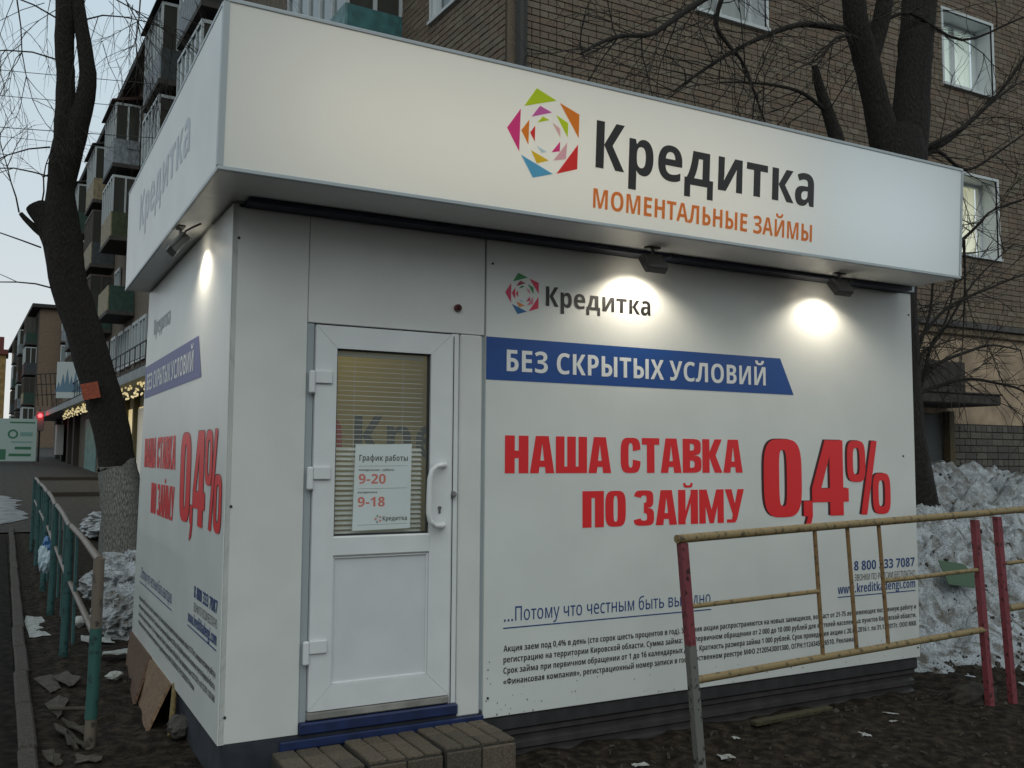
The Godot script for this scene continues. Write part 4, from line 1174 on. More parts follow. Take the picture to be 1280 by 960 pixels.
	for a in [[3.45, 6.6, 4, grey, dgrey, 1, null], [14.2, 17.3, 5, grey, black, 1, roofm], [14.2, 17.3, 4, cream, dgrey, 1, null], [20.2, 23.2, 5, grey, dgrey, 1, roofm], [20.2, 23.2, 4, teal, black, 1, null], [20.2, 23.2, 3, grey, dgrey, 2, null],
		[30.2, 33.2, 5, grey, grey, 1, red], [30.2, 33.2, 4, cream, olive, 1, null], [30.2, 33.2, 3, cream, green, 0, null], [36.6, 39.6, 5, cream, cream, 1, roofm], [36.6, 39.6, 4, cream, dgrey, 2, null], [36.6, 39.6, 3, grey, green, 2, null],
		[43.8, 46.8, 5, grey, green, 1, roofm], [43.8, 46.8, 4, grey, green, 1, null], [43.8, 46.8, 3, dgrey, green, 1, null], [43.8, 46.8, 2, cream, black, 2, null]]:
		balcony(fx, k, a[0], a[1], F[a[2]], a[3], a[4], a[5], a[6])
	balcony(fx, k, 3.45, 6.6, 7.86, teal2, teal, 1, null)
	var wf := mat("frame_white", 0.40, 0.43, 0.45, 0.5)
	for a in [[24.6, 2], [26.9, 2], [28.6, 2], [30.6, 2], [32.4, 2], [34.6, 2], [37.2, 2], [39.2, 2], [41.2, 2], [24.8, 3], [27.6, 3], [34.2, 3], [41.2, 3], [25.4, 4], [27.8, 4], [34.2, 4], [41.2, 4], [24.8, 5], [27.6, 5], [34.2, 5], [41.2, 5], [18.2, 5], [18.2, 4], [48.6, 5], [48.6, 4], [48.6, 3]]:
		far_window(fx, -a[0] - 1.25, -a[0], F[a[1]] + 0.95, F[a[1]] + 2.4, k, wf)
	# shops along the street
	var cv := MB.new()
	cv.xf = fx
	cv.box(-62, -10, 3.92, 4.22, 0.01, 1.4)
	var can := part("shop_canopy", cv, mat("canopy_grey", 0.24, 0.27, 0.29, 0.6, "blotch", 0.6), k)
	cv = MB.new()
	cv.xf = fx
	cv.hexa([Vector3(-52, 4.23, 1.4), Vector3(-10, 4.23, 1.4), Vector3(-10, 4.23, 0.02), Vector3(-52, 4.23, 0.02), Vector3(-52, 4.28, 1.4), Vector3(-10, 4.28, 1.4), Vector3(-10, 4.95, 0.02), Vector3(-52, 4.95, 0.02)])
	part("canopy_roof", cv, mat("canopy_brown", 0.06, 0.05, 0.045, 0.9, "blotch", 0.5), can)
	var mk := func(called: String, s0: float, s1: float, y0: float, y1: float, e0: float, e1: float, m: Material) -> MeshInstance3D:
		var b := MB.new()
		b.xf = fx
		b.box(-s1, -s0, y0, y1, e0, e1)
		return part(called, b, m, k)
	mk.call("shopfront", 12.0, 35.0, 0.2, 3.9, -0.03, 0.1, mat("shop_cream", 0.30, 0.26, 0.17, 0.8))
	for i in 8:
		mk.call("shop_window", 15.8 + i * 2.4, 17.7 + i * 2.4, 0.9, 3.4, 0.1, 0.13, glow("shop_window_lit", Color(1.0, 0.88, 0.58), 0.4))
		mk.call("shop_pillar", 15.2 + i * 2.4, 15.55 + i * 2.4, 0.2, 3.9, 0.1, 0.3, mat("pillar_olive", 0.10, 0.085, 0.04, 0.8))
	var gm := MB.new()
	gm.xf = fx
	for i in 340:
		var gs := -17.0 - 28.0 * rng.randf()
		var gy := rng.randf_range(3.45, 3.88)
		gm.box(gs, gs + 0.05, gy, gy + 0.05, 1.1, 1.15)
	tag(part("light_garland", gm, glow("garland_lamp", Color(1.0, 0.90, 0.62), 0.45), k), "", "", "", "stuff")
	var gl := AreaLight3D.new()
	gl.name = "garland_light"
	gl.area_size = Vector2(26.0, 0.2)
	gl.light_color = Color(1.0, 0.85, 0.45)
	gl.light_energy = 3.0
	gl.shadow_enabled = true
	k.add_child(gl)
	gl.global_transform = fx * Transform3D(Basis.from_euler(Vector3(-PI / 2, 0, 0)), Vector3(-31, 3.4, 1.2))
	mk.call("poster", 25.3, 27.6, 0.75, 3.35, 0.131, 0.16, glow("poster_light_box", Color(1.0, 0.90, 0.80), 0.04))
	mk.call("shop_wall", 35.0, 62.0, 0.2, 3.9, -0.02, 0.12, mat("shop_taupe", 0.12, 0.10, 0.08, 0.85, "blotch", 0.5))
	mk.call("shop_banner", 39.0, 43.5, 0.75, 3.45, 0.13, 0.16, mat("banner_teal", 0.14, 0.27, 0.27, 0.6, "blotch", 0.3))
	for s in [46.5, 49.5, 53.0, 57.0]:
		mk.call("shop_pillar", s, s + 0.8, 0.2, 3.9, 0.12, 0.4, mat("pillar_brown", 0.04, 0.034, 0.03, 0.9))
	mk.call("air_conditioner", 52.0, 53.0, 1.6, 3.4, 0.41, 0.8, mat("unit_grey", 0.30, 0.31, 0.31, 0.6))
	var gb := MB.new()
	gb.xf = fx
	gb.tube([Vector3(-9.5, 4.4, 1.3), Vector3(-30.0, 4.75, 1.3), Vector3(-50.0, 4.5, 1.3)], [0.015, 0.015, 0.015], 5)
	for i in 40:
		gb.box(-50.0 + i, -49.97 + i, 4.24, 5.05, 1.28, 1.31)
	gb.box(-50, -10, 5.0, 5.04, 1.28, 1.31)
	tag(part("canopy_railing", gb, mat("iron_dark", 0.025, 0.022, 0.02, 0.7), k), "", "", "", "stuff")
	# lit-print board standing on the canopy
	var sb := thing("canopy_billboard", "white board with blue spiky fir print standing on the shop canopy", "billboard", Vector3(2.0, 4.2, -47))
	var bm := MB.new()
	bm.xf = Transform3D(Basis.from_euler(Vector3(0, deg_to_rad(-28), 0)), Vector3(1.75, 4.3, -44.8))
	bm.cbox(-0.62, 0.62, 0.0, 1.75, -0.06, 0.0, 0.01)
	part("board", bm, mat("board_white", 0.42, 0.46, 0.47, 0.5), sb)
	for i in 6:
		var tm := MB.new()
		tm.xf = bm.xf
		var cx := -0.5 + i * 0.2
		var hh := [0.8, 1.2, 1.45, 1.1, 1.35, 0.9][i] as float
		tm.tri(Vector3(cx - 0.16, 0.3, 0.004 + i * 0.001), Vector3(cx + 0.16, 0.3, 0.004 + i * 0.001), Vector3(cx, hh, 0.004 + i * 0.001))
		part("printed_fir", tm, mat("fir_blue", 0.09, 0.17, 0.25, 0.5), sb)

	# second block further along
	var f := thing("apartment_building", "far apartment block with peach end wall and dark street side", "building", Vector3(4, 1, -96))
	var eb := bx(1.75, 14, 1.0, 15.6, -96.5, -95.0)
	part("end_wall", eb, mat("brick_peach", 0.21, 0.15, 0.11, 0.93, "course", 0.7), f)
	var fx2 := Transform3D(Basis(Vector3(sin(an), 0, cos(an)), Vector3.UP, Vector3(-cos(an), 0, sin(an))), Vector3(1.74, 0, -95.0))
	var fb := MB.new()
	fb.xf = fx2
	fb.box(-46, 0, 0.5, 15.5, -6, 0.0)
	part("street_wall", fb, mat("brick_far2", 0.10, 0.075, 0.06, 0.93, "course", 0.7), f)
	fb = MB.new()
	fb.xf = fx2
	fb.box(-47, 0.5, 15.6, 15.95, -6, 0.7)
	part("roof", fb, roofm, f)
	part("end_eave", bx(1.2, 14.4, 15.62, 15.94, -100, -94.5), roofm, f)
	for fl in 4:
		for c in 3:
			balcony(fx2, f, 2.5 + c * 11, 6.0 + c * 11, 3.6 + fl * 2.95, [grey, cream, red, dgrey][(fl + c) % 4], [dgrey, red, green, grey][(fl * 2 + c) % 4], 1 + (fl + c) % 2, null)
	for fl in 4:
		far_window(fx2, -9.6, -8.2, 4.5 + fl * 2.95, 5.9 + fl * 2.95, f, wf)
		if fl > 1: balcony(Transform3D(Basis(), Vector3(0, 0, -95.0)), f, -6.0, -3.6, 3.6 + fl * 2.95, grey, dgrey, 1, null)
	# third, ochre
	var h := thing("ochre_building", "distant ochre building with dark red roof at the end of the street", "building", Vector3(-4, 3, -165))
	part("wall", bx(-16, -0.9, 3.0, 17.5, -172, -165), mat("wall_ochre", 0.30, 0.19, 0.07, 0.9, "blotch", 0.2), h)
	part("roof", bx(-16.5, -0.6, 17.51, 18.3, -172.4, -164.6), mat("roof_red", 0.12, 0.03, 0.025, 0.8), h)
	part("chimney", bx(-2.6, -1.3, 18.31, 20.5, -168, -166.5), mats["roof_red"], h)
	for i in 6:
		part("window", bx(-2.9 - i * 2.3, -1.7 - i * 2.3, 8, 10, -164.99, -164.9), mats["pane_dark"], h)
		part("window", bx(-2.9 - i * 2.3, -1.7 - i * 2.3, 12, 14, -164.99, -164.9), mats["pane_dark"], h)

func street_things() -> void:
	# advertising fence board
	var b := thing("hoarding", "pale green hoarding with round emblem and rows of print across the street", "hoarding", Vector3(-1.6, 1.1, -57))
	part("board", bx(-3.6, 0.82, 1.2, 3.68, -57.06, -57.0, 0.01), mat("hoarding_pale", 0.33, 0.42, 0.40, 0.6), b)
	var ring := MB.new()
	for i in 20:
		var a := TAU * i / 20
		var c := TAU * (i + 1) / 20
		ring.quad(Vector3(-0.42 + 0.17 * cos(a), 2.78 + 0.17 * sin(a), -56.995), Vector3(-0.42 + 0.27 * cos(a), 2.78 + 0.27 * sin(a), -56.995), Vector3(-0.42 + 0.27 * cos(c), 2.78 + 0.27 * sin(c), -56.995), Vector3(-0.42 + 0.17 * cos(c), 2.78 + 0.17 * sin(c), -56.995))
	var gr := mat("print_forest", 0.03, 0.14, 0.08, 0.5)
	part("emblem_ring", ring, gr, b)
	for e in [[-0.05, 0.6, 2.68, 2.9, mat("print_mint", 0.15, 0.28, 0.26, 0.5)], [-0.6, 0.7, 3.42, 3.5, gr], [-0.5, 0.6, 2.3, 2.36, mat("print_mint", 0, 0, 0)], [-0.3, 0.55, 1.9, 2.05, gr], [-0.6, 0.55, 1.5, 1.65, gr], [-1.3, -0.75, 1.3, 1.9, gr]]:
		part("print_block", bx(e[0], e[1], e[2], e[3], -56.998, -56.99), e[4], b)
	for x in [-3.4, -1.4, 0.7]:
		part("post", bx(x, x + 0.08, 0.8, 1.22, -57.1, -57.02), mat("iron_dark", 0.025, 0.022, 0.02, 0.7), b)
	var tl := thing("traffic_light", "distant traffic light glowing red above the hoarding", "traffic light", Vector3(0.95, 1.0, -58.2))
	var pm := MB.new()
	pm.tube([Vector3(0.98, 0.9, -58.25), Vector3(0.98, 4.3, -58.25)], [0.06, 0.06], 8)
	part("pole", pm, mats["iron_dark"], tl)
	part("housing", bx(0.76, 1.2, 3.0, 4.2, -58.2, -58.0, 0.03), mat("lamp_grey", 0.1, 0.1, 0.1, 0.5), tl)
	var lr := MB.new()
	lr.tube([Vector3(0.98, 3.92, -58.0), Vector3(0.98, 3.92, -57.95)], [0.13, 0.12], 12)
	part("red_lamp", lr, glow("signal_red_lamp", Color(1.0, 0.05, 0.12), 1.2), tl)
	var ol := OmniLight3D.new()
	ol.name = "red_signal_light"
	ol.light_color = Color(1.0, 0.05, 0.12)
	ol.light_energy = 0.3
	ol.light_size = 0.12
	ol.shadow_enabled = true
	tl.add_child(ol)
	ol.global_position = Vector3(0.98, 3.92, -57.8)
	var rk := thing("metal_rack", "rusty iron lattice rack standing on the far end of the shop canopy", "rack", Vector3(0.9, 4.2, -50))
	for i in 5:
		var rm := MB.new()
		rm.tube([Vector3(0.62 + 0.22 * i, 4.15, -50.2), Vector3(0.45 + 0.22 * i, 5.85, -50.2)], [0.025, 0.025], 6)
		part("upright", rm, mats["iron_dark"], rk)
	for y in [4.7, 5.25, 5.8]:
		var rm := MB.new()
		rm.tube([Vector3(0.45, y, -50.2), Vector3(1.5, y + 0.1, -50.2)], [0.025, 0.025], 6)
		part("crossbar", rm, mats["iron_dark"], rk)
	# power lines
	for w in [[8.6, 9.4, -30.0, "upper of two parallel overhead cables crossing behind the leaning tree's fork"], [7.9, 8.6, -30.0, "lower of two parallel overhead cables crossing behind the leaning tree's fork"], [5.6, 6.4, -26.0, "lowest overhead cable, crossing behind the lopped stub"], [10.8, 10.2, -40.0, "highest overhead cable, farthest from the leaning tree"]]:
		var m := MB.new()
		var pts := []
		for i in 9:
			var t := i / 8.0
			pts.append(Vector3(lerpf(-32, 3.6, t), lerpf(w[0], w[1], t) + 4.0 - 1.6 * t * (1 - t), w[2] + 4.0 * t))
		m.tube(pts, [0.012, 0.012, 0.012, 0.012, 0.012, 0.012, 0.012, 0.012, 0.012], 4)
		solo("power_line", m, mat("cable_black", 0.03, 0.03, 0.03, 0.6), w[3], "cable", "overhead cables")

# ------------------------------------------------------------------ snow, litter
func snow_h(x: float, z: float) -> float:
	var prof := smoothstep(-0.15, -2.2, z) * 1.0 + 0.42 * smoothstep(-1.5, -4.0, z)
	var edge := smoothstep(5.15, 6.6, x)
	var peak := 1.0 + 0.10 * sin(x * 1.3 + 0.6) + 0.18 * noise.get_noise_2d(x * 9, z * 9)
	var h := prof * edge * peak * (1.0 - 0.25 * smoothstep(11.8, 13.5, x)) * (1.0 - smoothstep(-5.0, -5.9, z) * 0.5)
	h += (0.34 * noise.get_noise_2d(x * 20 + 50, z * 20) + 0.13 * noise.get_noise_2d(x * 55, z * 55 + 9) + 0.05 * noise.get_noise_2d(x * 160, z * 160) - 0.16 * absf(noise.get_noise_2d(x * 36 + 80, z * 36)) + 0.05 * absf(noise.get_noise_2d(x * 110, z * 110 + 70))) * clampf(h * 4.0, 0.25, 1.0)
	return h - 0.13 + 0.1 * smoothstep(5.15, 5.6, x) * smoothstep(0.1, -0.5, z)

func flat_piece(called: String, pts: Array, m: Material, label: String, cat: String, thick := 0.006, grp := "") -> void:
	# a thin ragged sheet lying on the ground, its outline counter-clockwise from above
	var b := MB.new()
	var top := []
	var low := []
	var mid := Vector3()
	for i in pts.size():
		var p := Vector3(pts[i][0], pts[i][1], pts[i][2])
		var q := Vector3(pts[(i + 1) % pts.size()][0], pts[(i + 1) % pts.size()][1], pts[(i + 1) % pts.size()][2])
		for k in 4:
			var c := p.lerp(q, k / 4.0) + Vector3(rng.randf_range(-1, 1), 0, rng.randf_range(-1, 1)) * 0.035 * (q - p).length()
			c.y += rng.randf_range(0.0, 1.6) * thick
			top.append(c + Vector3(0, thick * 0.5, 0)); low.append(c)
			mid += c
	var n := top.size()
	mid /= n
	for i in n:
		var j := (i + 1) % n
		b.tri(mid + Vector3(0, thick, 0), top[i], top[j])
		b.tri(mid, low[j], low[i])
		b.quad(low[i], low[j], top[j], top[i])
	solo(called, b, m, label, cat, grp)

func on_ground(l: Array) -> Array:
	var out := []
	for p in l: out.append([p[0], ground_h(p[0], p[1]) + (p[2] if p.size() > 2 else 0.004), p[1]])
	return out

func snow_and_litter() -> void:
	var snow := mat("snow_dirty", 0.45, 0.48, 0.52, 0.85, "dirtysnow", 0.8, "dirtysnow", 1.5)
	snow.detail_enabled = true   # brown dirt left in patches as the snow melts
	snow.detail_blend_mode = BaseMaterial3D.BLEND_MODE_MUL
	snow.detail_albedo = tex["dirt"]
	snow.detail_uv_layer = BaseMaterial3D.DETAIL_UV_2
	snow.uv2_triplanar = true
	snow.uv2_world_triplanar = true
	snow.uv2_scale = Vector3.ONE * 0.38
	var o := MeshInstance3D.new()
	o.name = "snow_bank"
	o.mesh = field(steps(5.12, 10.5, 0.035) + steps(10.55, 19.0, 0.1), steps(-5.86, 0.05, 0.04), snow_h, func(x, z): return snow_h(x, z) > ground_h(x, z) - 0.04)
	o.material_override = snow
	add_child(o)
	tag(o, "dirty grey snow bank heaped beside the kiosk and under the tree", "snow", "", "stuff")
	rng.seed = 5
	var debris := MB.new()
	for i in 2600:
		var x := rng.randf_range(5.3, 12.5)
		var z := rng.randf_range(-4.8, 0.1) if i % 2 else 0.1 - 1.6 * pow(rng.randf(), 1.5)
		if noise.get_noise_2d(x * 16, z * 16 + 40) < -0.05: continue
		var s := 0.004 + 0.018 * pow(rng.randf(), 3.0)
		debris.xf = Transform3D(Basis.from_euler(Vector3(rng.randf() * 6, rng.randf() * 6, rng.randf() * 6)), Vector3(x, maxf(snow_h(x, z), ground_h(x, z)) + 0.005, z))
		debris.box(-s * rng.randf_range(0.6, 2.2), s, -s * 0.4, s * 0.4, -s, s)
	solo("debris", debris, mat("debris_dark", 0.035, 0.03, 0.024, 0.95), "dark twigs and crumbs scattered over the snow bank", "debris", "", "stuff")
	var grit := MB.new()
	for i in 1100:
		var x := rng.randf_range(-0.65, 6.5)
		var z := rng.randf_range(-9.0, 1.6) if x < 0 else rng.randf_range(0.05, 1.6)
		var s := 0.003 + 0.013 * pow(rng.randf(), 3.0)
		grit.xf = Transform3D(Basis.from_euler(Vector3(rng.randf() * 6, rng.randf() * 6, rng.randf() * 6)), Vector3(x, ground_h(x, z) + 0.002, z))
		grit.box(-s * rng.randf_range(0.6, 1.8), s, -s * 0.4, s * 0.4, -s, s)
	solo("grit", grit, mat("grit_brown", 0.075, 0.062, 0.05, 0.95, "grain", 3.0), "stones and crumbs strewn over the bare soil", "grit", "", "stuff")
	for q in [[Vector3(0.3, 0.16, -6.4), Vector3(0.40, 0.36, 0.8), 3, "tall lump of dirty refrozen snow at the foot of the leaning tree"], [Vector3(0.12, 0.12, -4.7), Vector3(0.28, 0.26, 0.45), 8, "low lump of dirty snow against the kiosk's side banner"], [Vector3(1.5, 0.2, -15.5), Vector3(1.0, 0.35, 1.6), 12, "flat heap of old snow behind the leaning tree"]]:
		solo("snow_lump", lump(q[0], q[1], q[2], 60, 0.3), snow, q[3], "snow lump", "snow lumps beside the kiosk")
	solo("rock", lump(Vector3(5.08, -0.06, 0.40), Vector3(0.2, 0.09, 0.12), 21), mat("rock_brown", 0.045, 0.038, 0.032, 0.95, "grain", 2.0, "grain", 1.0), "dark clod of earth at the foot of the barrier post", "clod")
	solo("stone", lump(Vector3(0.0, 0.03, -1.06), Vector3(0.07, 0.06, 0.09), 25), mat("stone_grey", 0.10, 0.09, 0.08, 0.95, "grain", 3.0), "rounded grey stone beside the kiosk's lower corner", "stone")
	var paper := mat("litter_white", 0.42, 0.43, 0.42, 0.8, "blotch", 2.0)
	var card := mat("litter_card", 0.075, 0.062, 0.05, 0.9, "blotch", 2.0)
	var wood := mat("litter_wood", 0.08, 0.066, 0.05, 0.9, "grain", 1.5)
	flat_piece("paper_sheet", on_ground([[-0.69, -4.6], [-0.56, -4.62], [-0.55, -5.89], [-0.67, -5.84]]), paper, "whitish sheet of paper lying beside the kerb", "litter")
	flat_piece("plastic_strip", on_ground([[-0.21, -3.4, 0.03], [0.0, -3.32, 0.03], [0.02, -3.56, 0.03], [-0.19, -3.6, 0.03]]), paper, "white plastic strip lying behind the plywood boards", "litter", 0.02)
	flat_piece("plastic_strip", on_ground([[-0.3, -4.3], [-0.05, -4.1], [-0.08, -4.3], [-0.28, -4.5]]), paper, "crumpled white film by the near railing post", "litter", 0.015)
	solo("foam_piece", lump(Vector3(-0.25, 0.03, -5.1), Vector3(0.07, 0.05, 0.09), 31, 10), paper, "small white lump of foam under the railing", "litter")
	solo("foam_piece", lump(Vector3(-0.2, 0.03, -2.6), Vector3(0.055, 0.03, 0.05), 35, 10), paper, "curled white scrap near the plywood boards", "litter")
	flat_piece("cardboard_piece", on_ground([[-0.72, -2.9], [-0.62, -2.35], [-0.55, -2.45], [-0.6, -2.95]]), card, "torn grey cardboard near the kerb, upright corner", "litter", 0.008)
	flat_piece("cardboard_piece", on_ground([[-0.6, -2.75, 0.02], [-0.5, -2.4, 0.01], [-0.42, -2.55, 0.03], [-0.5, -2.95, 0.02]]), card, "folded cardboard flap beside the torn cardboard", "litter", 0.008)
	flat_piece("cardboard_piece", on_ground([[-0.66, -2.05], [-0.6, -1.7], [-0.52, -2.1], [-0.58, -2.25]]), card, "small cardboard scrap next to the round stick", "litter", 0.008)
	var st := MB.new()
	st.tube([Vector3(-0.64, 0.02, -1.86), Vector3(-0.43, 0.03, -1.72)], [0.012, 0.012], 8)
	solo("stick", st, wood, "pale round stick lying beside the railing post", "stick")
	flat_piece("board_scrap", on_ground([[-0.575, -1.02], [-0.53, -1.0], [-0.6, -1.5], [-0.64, -1.48]]), wood, "narrow wood strip pointing at the railing post, left of two", "wood scrap", 0.02)
	flat_piece("board_scrap", on_ground([[-0.52, -1.08], [-0.495, -1.09], [-0.57, -1.45], [-0.595, -1.42]]), wood, "short wood splinter between the two wood strips", "wood scrap", 0.015)
	flat_piece("board_scrap", on_ground([[-0.49, -1.25], [-0.44, -1.22], [-0.53, -1.62], [-0.59, -1.6]]), wood, "wider wood strip touching the railing post", "wood scrap", 0.02)
	flat_piece("board_scrap", on_ground([[-0.68, -0.72], [-0.63, -0.70], [-0.66, -0.98], [-0.72, -0.96]]), wood, "broken wood chip next to the kerb edge", "wood scrap", 0.015)
	flat_piece("cardboard_piece", on_ground([[-0.58, -0.62], [-0.45, -0.66], [-0.44, -0.82], [-0.56, -0.84]]), card, "crumpled brown cardboard in front of the wood strips", "litter", 0.01)
	# plywood leaning under the side banner
	var pw := mat("plywood", 0.27, 0.165, 0.095, 0.8, "grain", 0.8)
	var pb := MB.new()
	pb.hexa([Vector3(-0.165, -0.03, -1.24), Vector3(-0.145, -0.03, -1.24), Vector3(-0.085, -0.03, -2.1), Vector3(-0.105, -0.03, -2.1), Vector3(-0.02, 0.205, -1.38), Vector3(0.0, 0.205, -1.38), Vector3(0.0, 0.2, -2.2), Vector3(-0.02, 0.2, -2.2)])
	solo("plywood_board", pb, pw, "orange-brown plywood offcut leaning under the kiosk's side, beside the stick", "board", "plywood offcuts")
	pb = MB.new()
	pb.hexa([Vector3(-0.15, -0.03, -1.95), Vector3(-0.13, -0.03, -1.95), Vector3(-0.04, -0.03, -3.2), Vector3(-0.06, -0.03, -3.2), Vector3(-0.02, 0.205, -2.25), Vector3(0.0, 0.205, -2.25), Vector3(0.0, 0.2, -3.35), Vector3(-0.02, 0.2, -3.35)])
	solo("plywood_board", pb, mat("plywood_red", 0.16, 0.085, 0.05, 0.8, "grain", 0.8), "darker reddish plywood offcut behind the orange-brown one", "board", "plywood offcuts")
	st = MB.new()
	st.tube([Vector3(-0.05, -0.02, -1.06), Vector3(0.005, 0.22, -1.3)], [0.018, 0.017], 8)
	solo("stick", st, mat("stick_yellow", 0.22, 0.16, 0.06, 0.8, "grain", 1.0), "yellowish stick propped under the kiosk's side banner", "stick")
	# bag on the railing
	var bag := lump(Vector3(-0.50, 0.44, -7.0), Vector3(0.07, 0.15, 0.09), 44, 14, 0.4)
	var bg := thing("plastic_bag", "white and blue plastic bag hanging from the teal railing", "bag", Vector3(-0.5, 0.3, -7.0))
	part("bag_body", bag, mat("bag_white", 0.38, 0.48, 0.55, 0.4), bg)
	part("bag_knot", lump(Vector3(-0.48, 0.60, -7.0), Vector3(0.05, 0.09, 0.06), 45, 12, 0.4), mat("bag_blue", 0.03, 0.12, 0.30, 0.4), bg)
	# green scrap on the snow
	var y := snow_h(6.8, -0.95)
	var gs := MB.new()
	gs.xf = Transform3D(Basis.from_euler(Vector3(deg_to_rad(50), deg_to_rad(-15), deg_to_rad(-8))), Vector3(6.79, y + 0.09, -0.93))
	gs.prism([Vector3(-0.19, 0, 0.12), Vector3(0.1, 0, 0.14), Vector3(0.2, 0, 0.0), Vector3(0.12, 0, -0.12), Vector3(-0.16, 0, -0.14)], Vector3.ZERO, Vector3(0, 0.006, 0))
	solo("plastic_scrap", gs, mat("scrap_green", 0.035, 0.075, 0.03, 0.5), "dull green plastic scrap lying on the snow bank", "litter")
	var pk := MB.new()
	pk.xf = Transform3D(Basis.from_euler(Vector3(0, 0.03, 0.01)), Vector3(3.65, -0.075, 0.13))
	pk.cbox(-0.36, 0.34, -0.01, 0.02, -0.03, 0.03, 0.005)
	solo("plank", pk, mat("plank_mossy", 0.08, 0.07, 0.035, 0.9, "grain", 1.0), "weathered plank lying along the kiosk's ribbed skirt", "plank")
	for i in 9:
		var x := [5.2, 3.75, 4.3, 4.15, 2.55, 2.2, 3.0, 5.9, 2.75][i] as float
		var z := [0.75, 0.62, 0.35, 0.5, 0.86, 0.42, 0.3, 0.25, 0.5][i] as float
		var w := 0.025 + 0.012 * (i % 3)
		flat_piece("litter_scrap", on_ground([[x - w, z + 0.4 * w], [x + w * 0.7, z + 0.9 * w], [x + w, z - 0.5 * w], [x - 0.5 * w, z - w]]), paper, "tiny pale scrap of litter on the dark soil before the kiosk's front banner", "litter", 0.005, "litter scraps before the kiosk")

func setting() -> void:
	var soil := mat("soil", 0.052, 0.040, 0.030, 0.95, "soil", 0.6, "grain", 2.0)
	var xs := steps(-90, -10, 10) + steps(-9, -1, 1.0) + steps(-0.9, 7.0, 0.06) + steps(7.5, 20, 0.8) + steps(25, 120, 15)
	var zs := steps(-230, -30, 10) + steps(-29, -10, 1.0) + steps(-9.8, 2.4, 0.07) + steps(2.8, 40, 3.0)
	var g := MeshInstance3D.new()
	g.name = "ground"
	g.mesh = field(xs, zs, ground_h)
	g.material_override = soil
	add_child(g)
	tag(g, "", "", "", "structure")
	var asphalt := mat("asphalt_wet", 0.030, 0.025, 0.021, 0.95, "soil", 0.5)
	asphalt.metallic_specular = 0.2
	soil.metallic_specular = 0.25
	var p := MeshInstance3D.new()
	p.name = "path"
	p.mesh = field(steps(-14, -0.83, 1.0), steps(-16.5, 12, 1.0), func(x, z): return rise(z) + 0.012)
	p.material_override = asphalt
	add_child(p)
	tag(p, "", "", "", "structure")
	var rd := MeshInstance3D.new()
	rd.name = "road"
	rd.mesh = field(steps(-40, 4.0, 4.0), steps(-200, -17.0, 3.0), func(x, z): return rise(z) + 0.02)
	rd.material_override = mat("road_brown", 0.046, 0.038, 0.032, 0.9, "soil", 0.25)
	add_child(rd)
	tag(rd, "", "", "", "structure")
	var kb := Node3D.new()
	kb.name = "kerb"
	add_child(kb)
	tag(kb, "", "", "", "structure")
	var km := mat("kerb_grey", 0.085, 0.07, 0.06, 0.95, "grain", 1.2, "grain", 1.0)
	for i in 20:
		var z0 := 2.0 - i
		var x := -0.80 + 0.004 * i + rng.randf_range(-0.006, 0.006)
		part("kerb_stone", bx(x - 0.045, x + 0.045, -0.15, 0.045 + rng.randf_range(-0.006, 0.006), z0 - 0.99, z0, 0.012), km, kb)
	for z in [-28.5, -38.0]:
		part("kerb_stone", bx(0.4, 4.0, rise(z) - 0.1, rise(z) + 0.16, z - 0.15, z, 0.02), mat("kerb_shadow_dark", 0.03, 0.026, 0.022, 0.95), kb)  # cross kerbs coloured dark to paint in their shadow lines
	var w := MB.new()
	var prev := []
	for i in 25:
		var z := -19.2 - i * 0.42
		var a = -2.6
		var e := -0.42 + 0.5 * noise.get_noise_2d(i * 5.0, 3.0) - 0.6 * pow(absf(i - 12.0) / 12.0, 3.0)
		prev.append([a, e, z])
	for i in 24:
		w.quad(Vector3(prev[i][0], rise(prev[i][2]) + 0.034, prev[i][2]), Vector3(prev[i][1], rise(prev[i][2]) + 0.034, prev[i][2]), Vector3(prev[i + 1][1], rise(prev[i + 1][2]) + 0.034, prev[i + 1][2]), Vector3(prev[i + 1][0], rise(prev[i + 1][2]) + 0.034, prev[i + 1][2]))
	solo("meltwater", w, mat("melt_ice", 0.16, 0.17, 0.18, 0.5, "coarse", 0.3), "", "", "", "structure")

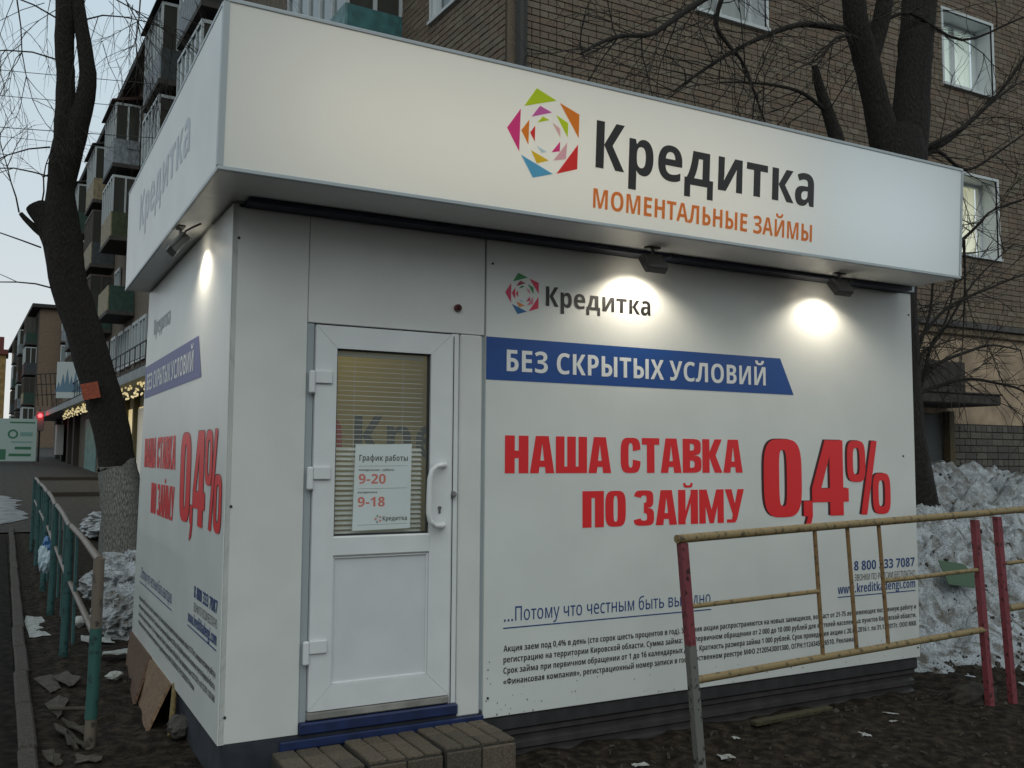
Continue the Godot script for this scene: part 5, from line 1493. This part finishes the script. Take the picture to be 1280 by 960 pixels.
func _ready() -> void:
	var cam := Camera3D.new()
	cam.name = "camera"
	cam.fov = 44.55
	cam.near = 0.1
	cam.far = 600
	add_child(cam)
	cam.position = Vector3(-0.981, 1.6, 4.767)
	cam.rotation = Vector3(deg_to_rad(4.49), deg_to_rad(-28.5), 0.0064)
	cam.current = true
	var sky := ProceduralSkyMaterial.new()
	sky.sky_top_color = Color(0.70, 0.785, 0.835)
	sky.sky_horizon_color = Color(0.865, 0.86, 0.845)
	sky.sky_curve = 0.16
	sky.ground_bottom_color = Color(0.10, 0.09, 0.08)
	sky.ground_horizon_color = Color(0.35, 0.34, 0.33)
	sky.sun_angle_max = 1.0
	var env := Environment.new()
	env.background_mode = Environment.BG_SKY
	env.sky = Sky.new()
	env.sky.sky_material = sky
	env.tonemap_mode = Environment.TONE_MAPPER_LINEAR
	env.tonemap_exposure = 1.12
	env.sdfgi_enabled = true
	env.ssao_enabled = true
	env.ssil_enabled = true
	var we := WorldEnvironment.new()
	we.name = "environment"
	we.environment = env
	add_child(we)
	var sun := DirectionalLight3D.new()
	sun.name = "sun"
	sun.light_energy = 0.31
	sun.light_angular_distance = 60
	sun.light_color = Color(0.96, 1.0, 0.99)
	sun.shadow_enabled = true
	add_child(sun)
	sun.rotation_degrees = Vector3(-42, -25, 0)

	rng.seed = 1
	noise.seed = 4
	noise.frequency = 0.05
	noise.fractal_octaves = 3
	var S := FastNoiseLite.TYPE_SIMPLEX_SMOOTH
	var V := FastNoiseLite.TYPE_VALUE
	noise_tex("soft", S, 0.006, 5, 0.975, 1.0, 0.2, 0.8)
	noise_tex("grime", S, 0.012, 6, 0.80, 1.0, 0.22, 0.42, 1024)
	noise_tex("blotch", S, 0.008, 5, 0.78, 1.0, 0.2, 0.8)
	noise_tex("grain", V, 0.22, 4, 0.6, 1.0, 0.2, 0.85)
	noise_tex("soil", S, 0.015, 6, 0.45, 1.0, 0.2, 0.85, 1024)
	noise_tex("rust", S, 0.012, 6, 0.42, 1.0, 0.18, 0.36)
	noise_tex("bark", S, 0.035, 5, 0.5, 1.0, 0.2, 0.8)
	noise_tex("peel", S, 0.02, 6, 0.62, 1.0, 0.25, 0.6)
	noise_tex("dirtysnow", S, 0.06, 5, 0.62, 1.0, 0.2, 0.5, 1024)
	noise_tex("coarse", S, 0.012, 6, 0.6, 1.0, 0.25, 0.6, 512, 9)
	noise_tex("dirt", S, 0.014, 7, 0.4, 1.0, 0.3, 0.55, 1024, 21)
	tex["dirt"].color_ramp.colors = PackedColorArray([Color(0.58, 0.54, 0.49), Color(1, 1, 1)])
	noise_tex("course", V, 0.09, 3, 0.72, 1.0, 0.2, 0.8)
	var sf := SystemFont.new()
	sf.font_names = PackedStringArray(["Droid Sans"])
	sf.font_weight = 700
	bold = sf
	var sp := SystemFont.new()
	sp.font_names = PackedStringArray(["Droid Sans"])
	plain = sp

	setting()
	kiosk()
	block()
	floodlight(Vector3(2.46, 2.79, 0.16), Vector3(0, 0, 1), "grey floodlight under the sign above the small brand lettering", 0.42)
	floodlight(Vector3(4.06, 2.79, 0.16), Vector3(0, 0, 1), "grey floodlight under the sign above the blank end of the front banner", 0.36)
	floodlight(Vector3(-0.09, 2.79, -0.70), Vector3(-1, 0, 0), "grey floodlight with looped cable above the kiosk's side banner", 0.25)
	door_step()
	barriers()
	railing()
	trees()
	street_things()
	snow_and_litter()
